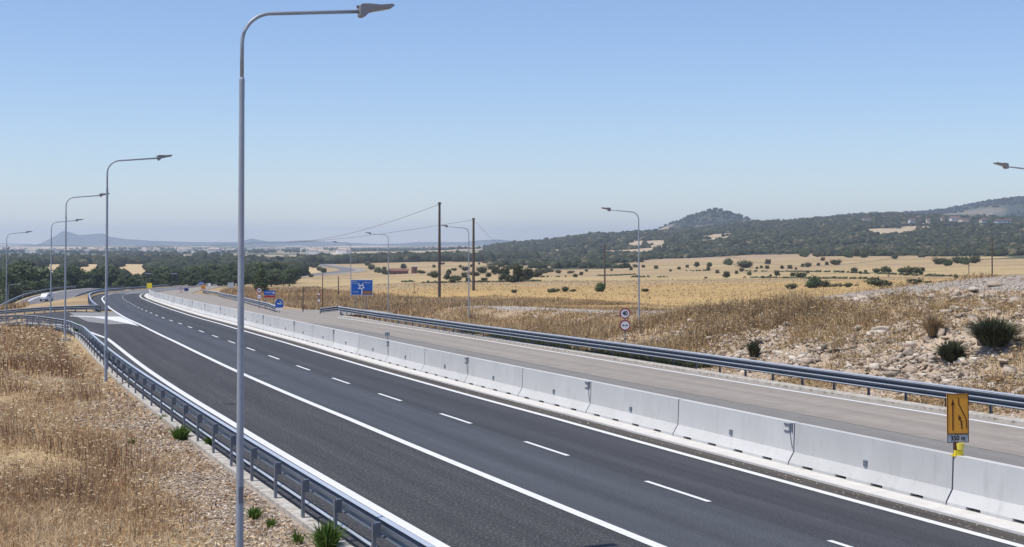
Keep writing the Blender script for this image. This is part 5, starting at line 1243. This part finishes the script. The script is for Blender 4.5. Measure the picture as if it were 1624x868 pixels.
def hedgerow(pts, label, hm=1.0, n=260):
    P = [hit(px, py, 250) for px, py in pts]; L_ = [0]
    for a_, b_ in zip(P, P[1:]): L_.append(L_[-1] + (b_ - a_).length)
    q = rng.uniform(0, L_[-1], n); x = np.interp(q, L_, [p.x for p in P]) + rng.normal(0, 1.2, n); y = np.interp(q, L_, [p.y for p in P]) + rng.normal(0, 2.0, n)
    k2 = fbm(q * .05, q * 0) > .36; x, y = x[k2], y[k2]; sz = rng.uniform(.4, 1.5, len(x)) * hm
    tag(lumps('hedgerow', x, y, ground_z(x, y) + sz * .3, sz, M['leaf_scrub'], np.clip(rng.normal(.55, .25, len(x)), 0, 1), .7, .3), label, 'hedge', 'dry hedge lines between the fields')
hedgerow([(1090, 430), (1240, 431), (1420, 436), (1560, 440)], 'long dark hedge line crossing the tan fields below the oaks on the right', .5)
hedgerow([(1000, 440), (1120, 440), (1240, 441), (1385, 443)], 'hedge line at the top edge of the golden field on the right', .4)
hedgerow([(1290, 455), (1420, 451), (1560, 445)], 'hedge line just above the rocky track at the far right', .4)
hedgerow([(850, 440), (920, 439), (1000, 436)], 'hedge line left of the speed limit sign lamp', .4)
hedgerow([(640, 447), (700, 449), (770, 448), (860, 446)], 'low hedge line behind the two tall wooden poles', .4)
# ------------------------------------------------------------------ woods: hill forest and far tree belts (masses nobody could count)
sub_v = None
def ico1():
    v = [Vector(p) for p in ico_v]; mid = {}; f = []
    def g_(a_, b_):
        k2 = (min(a_, b_), max(a_, b_))
        if k2 not in mid: v.append(((v[a_] + v[b_]) / 2).normalized()); mid[k2] = len(v) - 1
        return mid[k2]
    for a_, b_, c_ in ico_f.tolist():
        d_, e_, h2 = g_(a_, b_), g_(b_, c_), g_(c_, a_); f += [(a_, d_, h2), (d_, b_, e_), (h2, e_, c_), (d_, e_, h2)]
    return np.array([tuple(p) for p in v]), np.array(f)
I1V, I1F = ico1()
n = 46000
Y = rng.uniform(840, 3050, n); px = rng.uniform(770, 1900, n); X = (px - CX) / F * Y
n2 = fbm(X * .006 + 40, Y * .006); cl = fbm(X * .011 + 3, Y * .007); lowedge = np.interp(px, [770, 860, 950, 1050, 1150, 1300, 1450, 1560, 1624, 1900], [1250, 980, 880, 1120, 1330, 1230, 1130, 950, 880, 850]) + (n2 - .5) * 1000 + (cl - .5) * 500
keep = (rng.random(n) < np.clip((Y - lowedge + 60) / 330, .0, 1)) & ((cl < .54) | (rng.random(n) < .3)); X, Y, px = X[keep], Y[keep], px[keep]
k_ = clearing(X, Y) < rng.uniform(.1, .7, len(X)); X, Y, px = X[k_], Y[k_], px[k_]; sz = rng.uniform(2.0, 5.2, len(X)) * np.clip(.35 + .5 * Y / 2000, .5, 1.05); Z = ground_z(X, Y) + sz * .3
tag(lumps('hill_forest', X, Y, Z, sz, M['forest'], np.clip(rng.normal(.45, .24, len(X)), 0, 1), .85, .20, I1V, I1F, .3), kind='stuff')
n = 11000
Y = rng.uniform(3700, 4750, n); X = rng.uniform(100, 2300, n); cl = fbm(X * .008, Y * .008); keep = cl < .55; X, Y = X[keep], Y[keep]; sz = rng.uniform(4, 8, len(X))
tag(lumps('peak_scrub', X, Y, ground_z(X, Y) + sz * .3, sz, M['forest'], np.clip(rng.normal(.42, .2, len(X)), 0, 1), .7, .15, elong=.3), kind='stuff')
# belts of trees behind the valley fields
for nm, px0, px1, Y0, Y1, n, s0, s1, gap in (('valley_wood', -60, 480, 680, 1260, 3600, 2.5, 5, .2), ('far_tree_belt', -60, 480, 1340, 1480, 1700, 3, 5.5, .36), ('far_wood', 470, 850, 1330, 1500, 1500, 3, 6, .3), ('plain_woods', -200, 960, 2100, 5200, 5200, 2.5, 5, .56)):
    Y = rng.uniform(Y0, Y1, n); px = rng.uniform(px0, px1, n); X = (px - CX) / F * Y; cl = fbm(X * .006 + 9, Y * .004 + 2)
    keep = cl > gap + .0
    if nm == 'valley_wood':
        pj = px + (cl - .5) * 60; keep &= ~(((pj > 58) & (pj < 108)) | ((pj > 120) & (pj < 166)) | ((pj > 180) & (pj < 246))) 
    X, Y = X[keep], Y[keep]; sz = rng.uniform(s0, s1, len(X))
    tag(lumps(nm, X, Y, ground_z(X, Y) + sz * .5, sz, M['forest'], np.clip(rng.normal(.40, .2, len(X)), 0, 1), .85, .14, I1V, I1F, .25), kind='stuff')

# ------------------------------------------------------------------ houses
def house(px, pyb, wpx, hpx, label, wall='plaster', Y=None, rz=None, depth=.7, grp='pale houses on the wooded hillside', name='house'):
    p = hit(px, pyb, 300, 6000) if Y is None else at(px, pyb, Y); w = wpx / F * p.y; h = hpx / F * p.y; g = empty(name, p, random.uniform(-.3, .3) if rz is None else rz); tag(g, label, name, grp); d_ = w * depth
    hw = h * .68
    mb = MB(); mb.box((0, 0, hw / 2 - 1), (w, d_, hw + 2)); mb.build('wall', M[wall], g)
    mb = MB(); e_ = .06 * w; mb.add([(-w / 2 - e_, -d_ / 2 - e_, hw), (w / 2 + e_, -d_ / 2 - e_, hw), (w / 2 + e_, d_ / 2 + e_, hw), (-w / 2 - e_, d_ / 2 + e_, hw), (-w / 2 - e_, 0, h), (w / 2 + e_, 0, h)], [(0, 1, 5, 4), (2, 3, 4, 5), (0, 4, 3), (1, 2, 5), (0, 3, 2, 1)]); mb.build('roof', M['roof'] if wall != 'brick' else M['roof'], g)
    for fx in (-.28, .05):
        mb = MB(); mb.box((fx * w, -d_ / 2 - .03, hw * .55), (w * .11, .08, hw * .34)); mb.build('window', M['glass'], g)
    mb = MB(); mb.box((.33 * w, -d_ / 2 - .03, hw * .33), (w * .11, .08, hw * .66)); mb.build('door', M['wood'], g)
house(633, 438, 28, 12, 'low reddish farm building beside the small tower', 'brick', Y=700, rz=.2, grp=None, depth=.5)
p = at(657, 439, 690); g = empty('tower', p, .3); tag(g, 'square reddish brick tower in the pale field', 'tower'); hh = 17 / F * 690
mb = MB(); mb.box((0, 0, hh / 2 - .5), (2.6, 2.6, hh)); mb.build('wall', M['brick'], g); mb = MB(); mb.box((0, 0, hh - .1), (3.0, 3.0, .3)); mb.build('parapet', M['plaster_white'], g); mb = MB(); mb.box((0, -1.32, hh * .6), (.6, .05, 1)); mb.build('window', M['glass'], g)
for i, (px, Y, py, w, h) in enumerate([(1446, 2050, 363, 9, 6), (1472, 2100, 362, 6, 5), (1495, 2080, 366, 5, 8), (1514, 2150, 364, 14, 6), (1529, 2120, 366, 14, 4), (1560, 2000, 366, 11, 6), (1590, 1950, 368, 22, 4), (1374, 2250, 358, 12, 3)]):
    X = (px - CX) / F * Y; g_ = gz(X, Y)
    house(px, HZ - (g_ + 5 - CAMZ) / Y * F, w, h, ['small cream house among the trees, leftmost of the hillside row', 'second cream house from the left on the wooded hillside', 'narrow tall cream house on the wooded hillside', 'wide white house in the middle of the hillside row', 'long low shed right of the wide white house', 'yellow house near the right end of the hillside row', 'long low white building at the right end of the hillside', 'low tan building among trees left of the hillside row'][i], 'plaster' if i % 3 else 'plaster_white', Y=Y)
# hamlets on the hazy plain, each house its own
HL = 'tiny pale house of a hamlet on the hazy plain'
for i in range(64):
    c = [(60, 3300), (105, 3600), (150, 3400), (235, 3900), (290, 3700), (345, 4200), (330, 3000), (440, 4300), (515, 2600), (545, 2500), (25, 4000), (490, 4400)][i % 12]
    px = c[0] + random.gauss(0, 9); Y = c[1] + random.gauss(0, 160); X = (px - CX) / F * Y; z = gz(X, Y); w = random.uniform(9, 22); h = random.uniform(6, 10)
    g = empty('house', (X, Y, z), random.uniform(-.5, .5)); tag(g, HL, 'house', 'hamlet houses on the hazy plain')
    mb = MB(); mb.box((0, 0, h / 2 - 1), (w, w * .6, h)); mb.build('wall', M['plaster_white'], g)
    mb = MB(); mb.add([(-w / 2, -w * .33, h - 1), (w / 2, -w * .33, h - 1), (w / 2, w * .33, h - 1), (-w / 2, w * .33, h - 1), (-w / 2, 0, h + 1.5), (w / 2, 0, h + 1.5)], [(0, 1, 5, 4), (2, 3, 4, 5), (0, 4, 3), (1, 2, 5), (0, 3, 2, 1)]); mb.build('roof', M['roof_pale'], g)

# ------------------------------------------------------------------ summer haze
hz = MB(); zmin = float(V[:, 2].min()) if V.shape[1] == 3 and len(V) > 1000 else -60
zmin = float(GZ.min()) - 2; zmax = float(GZ.max()) + 6
hz.box((0, 0, (zmin + zmax) / 2), (27400, 27400, zmax - zmin))
hm = bpy.data.materials.new('haze'); hm.use_nodes = True; t = hm.node_tree; t.nodes.remove(t.nodes['Principled BSDF'])
pv = t.nodes.new('ShaderNodeVolumePrincipled'); pv.inputs['Color'].default_value = (.70, .82, 1.0, 1); pv.inputs['Density'].default_value = 1.1e-4; pv.inputs['Anisotropy'].default_value = .25
t.links.new(pv.outputs[0], t.nodes['Material Output'].inputs['Volume'])
o = hz.build('haze', hm); tag(o, kind='stuff')
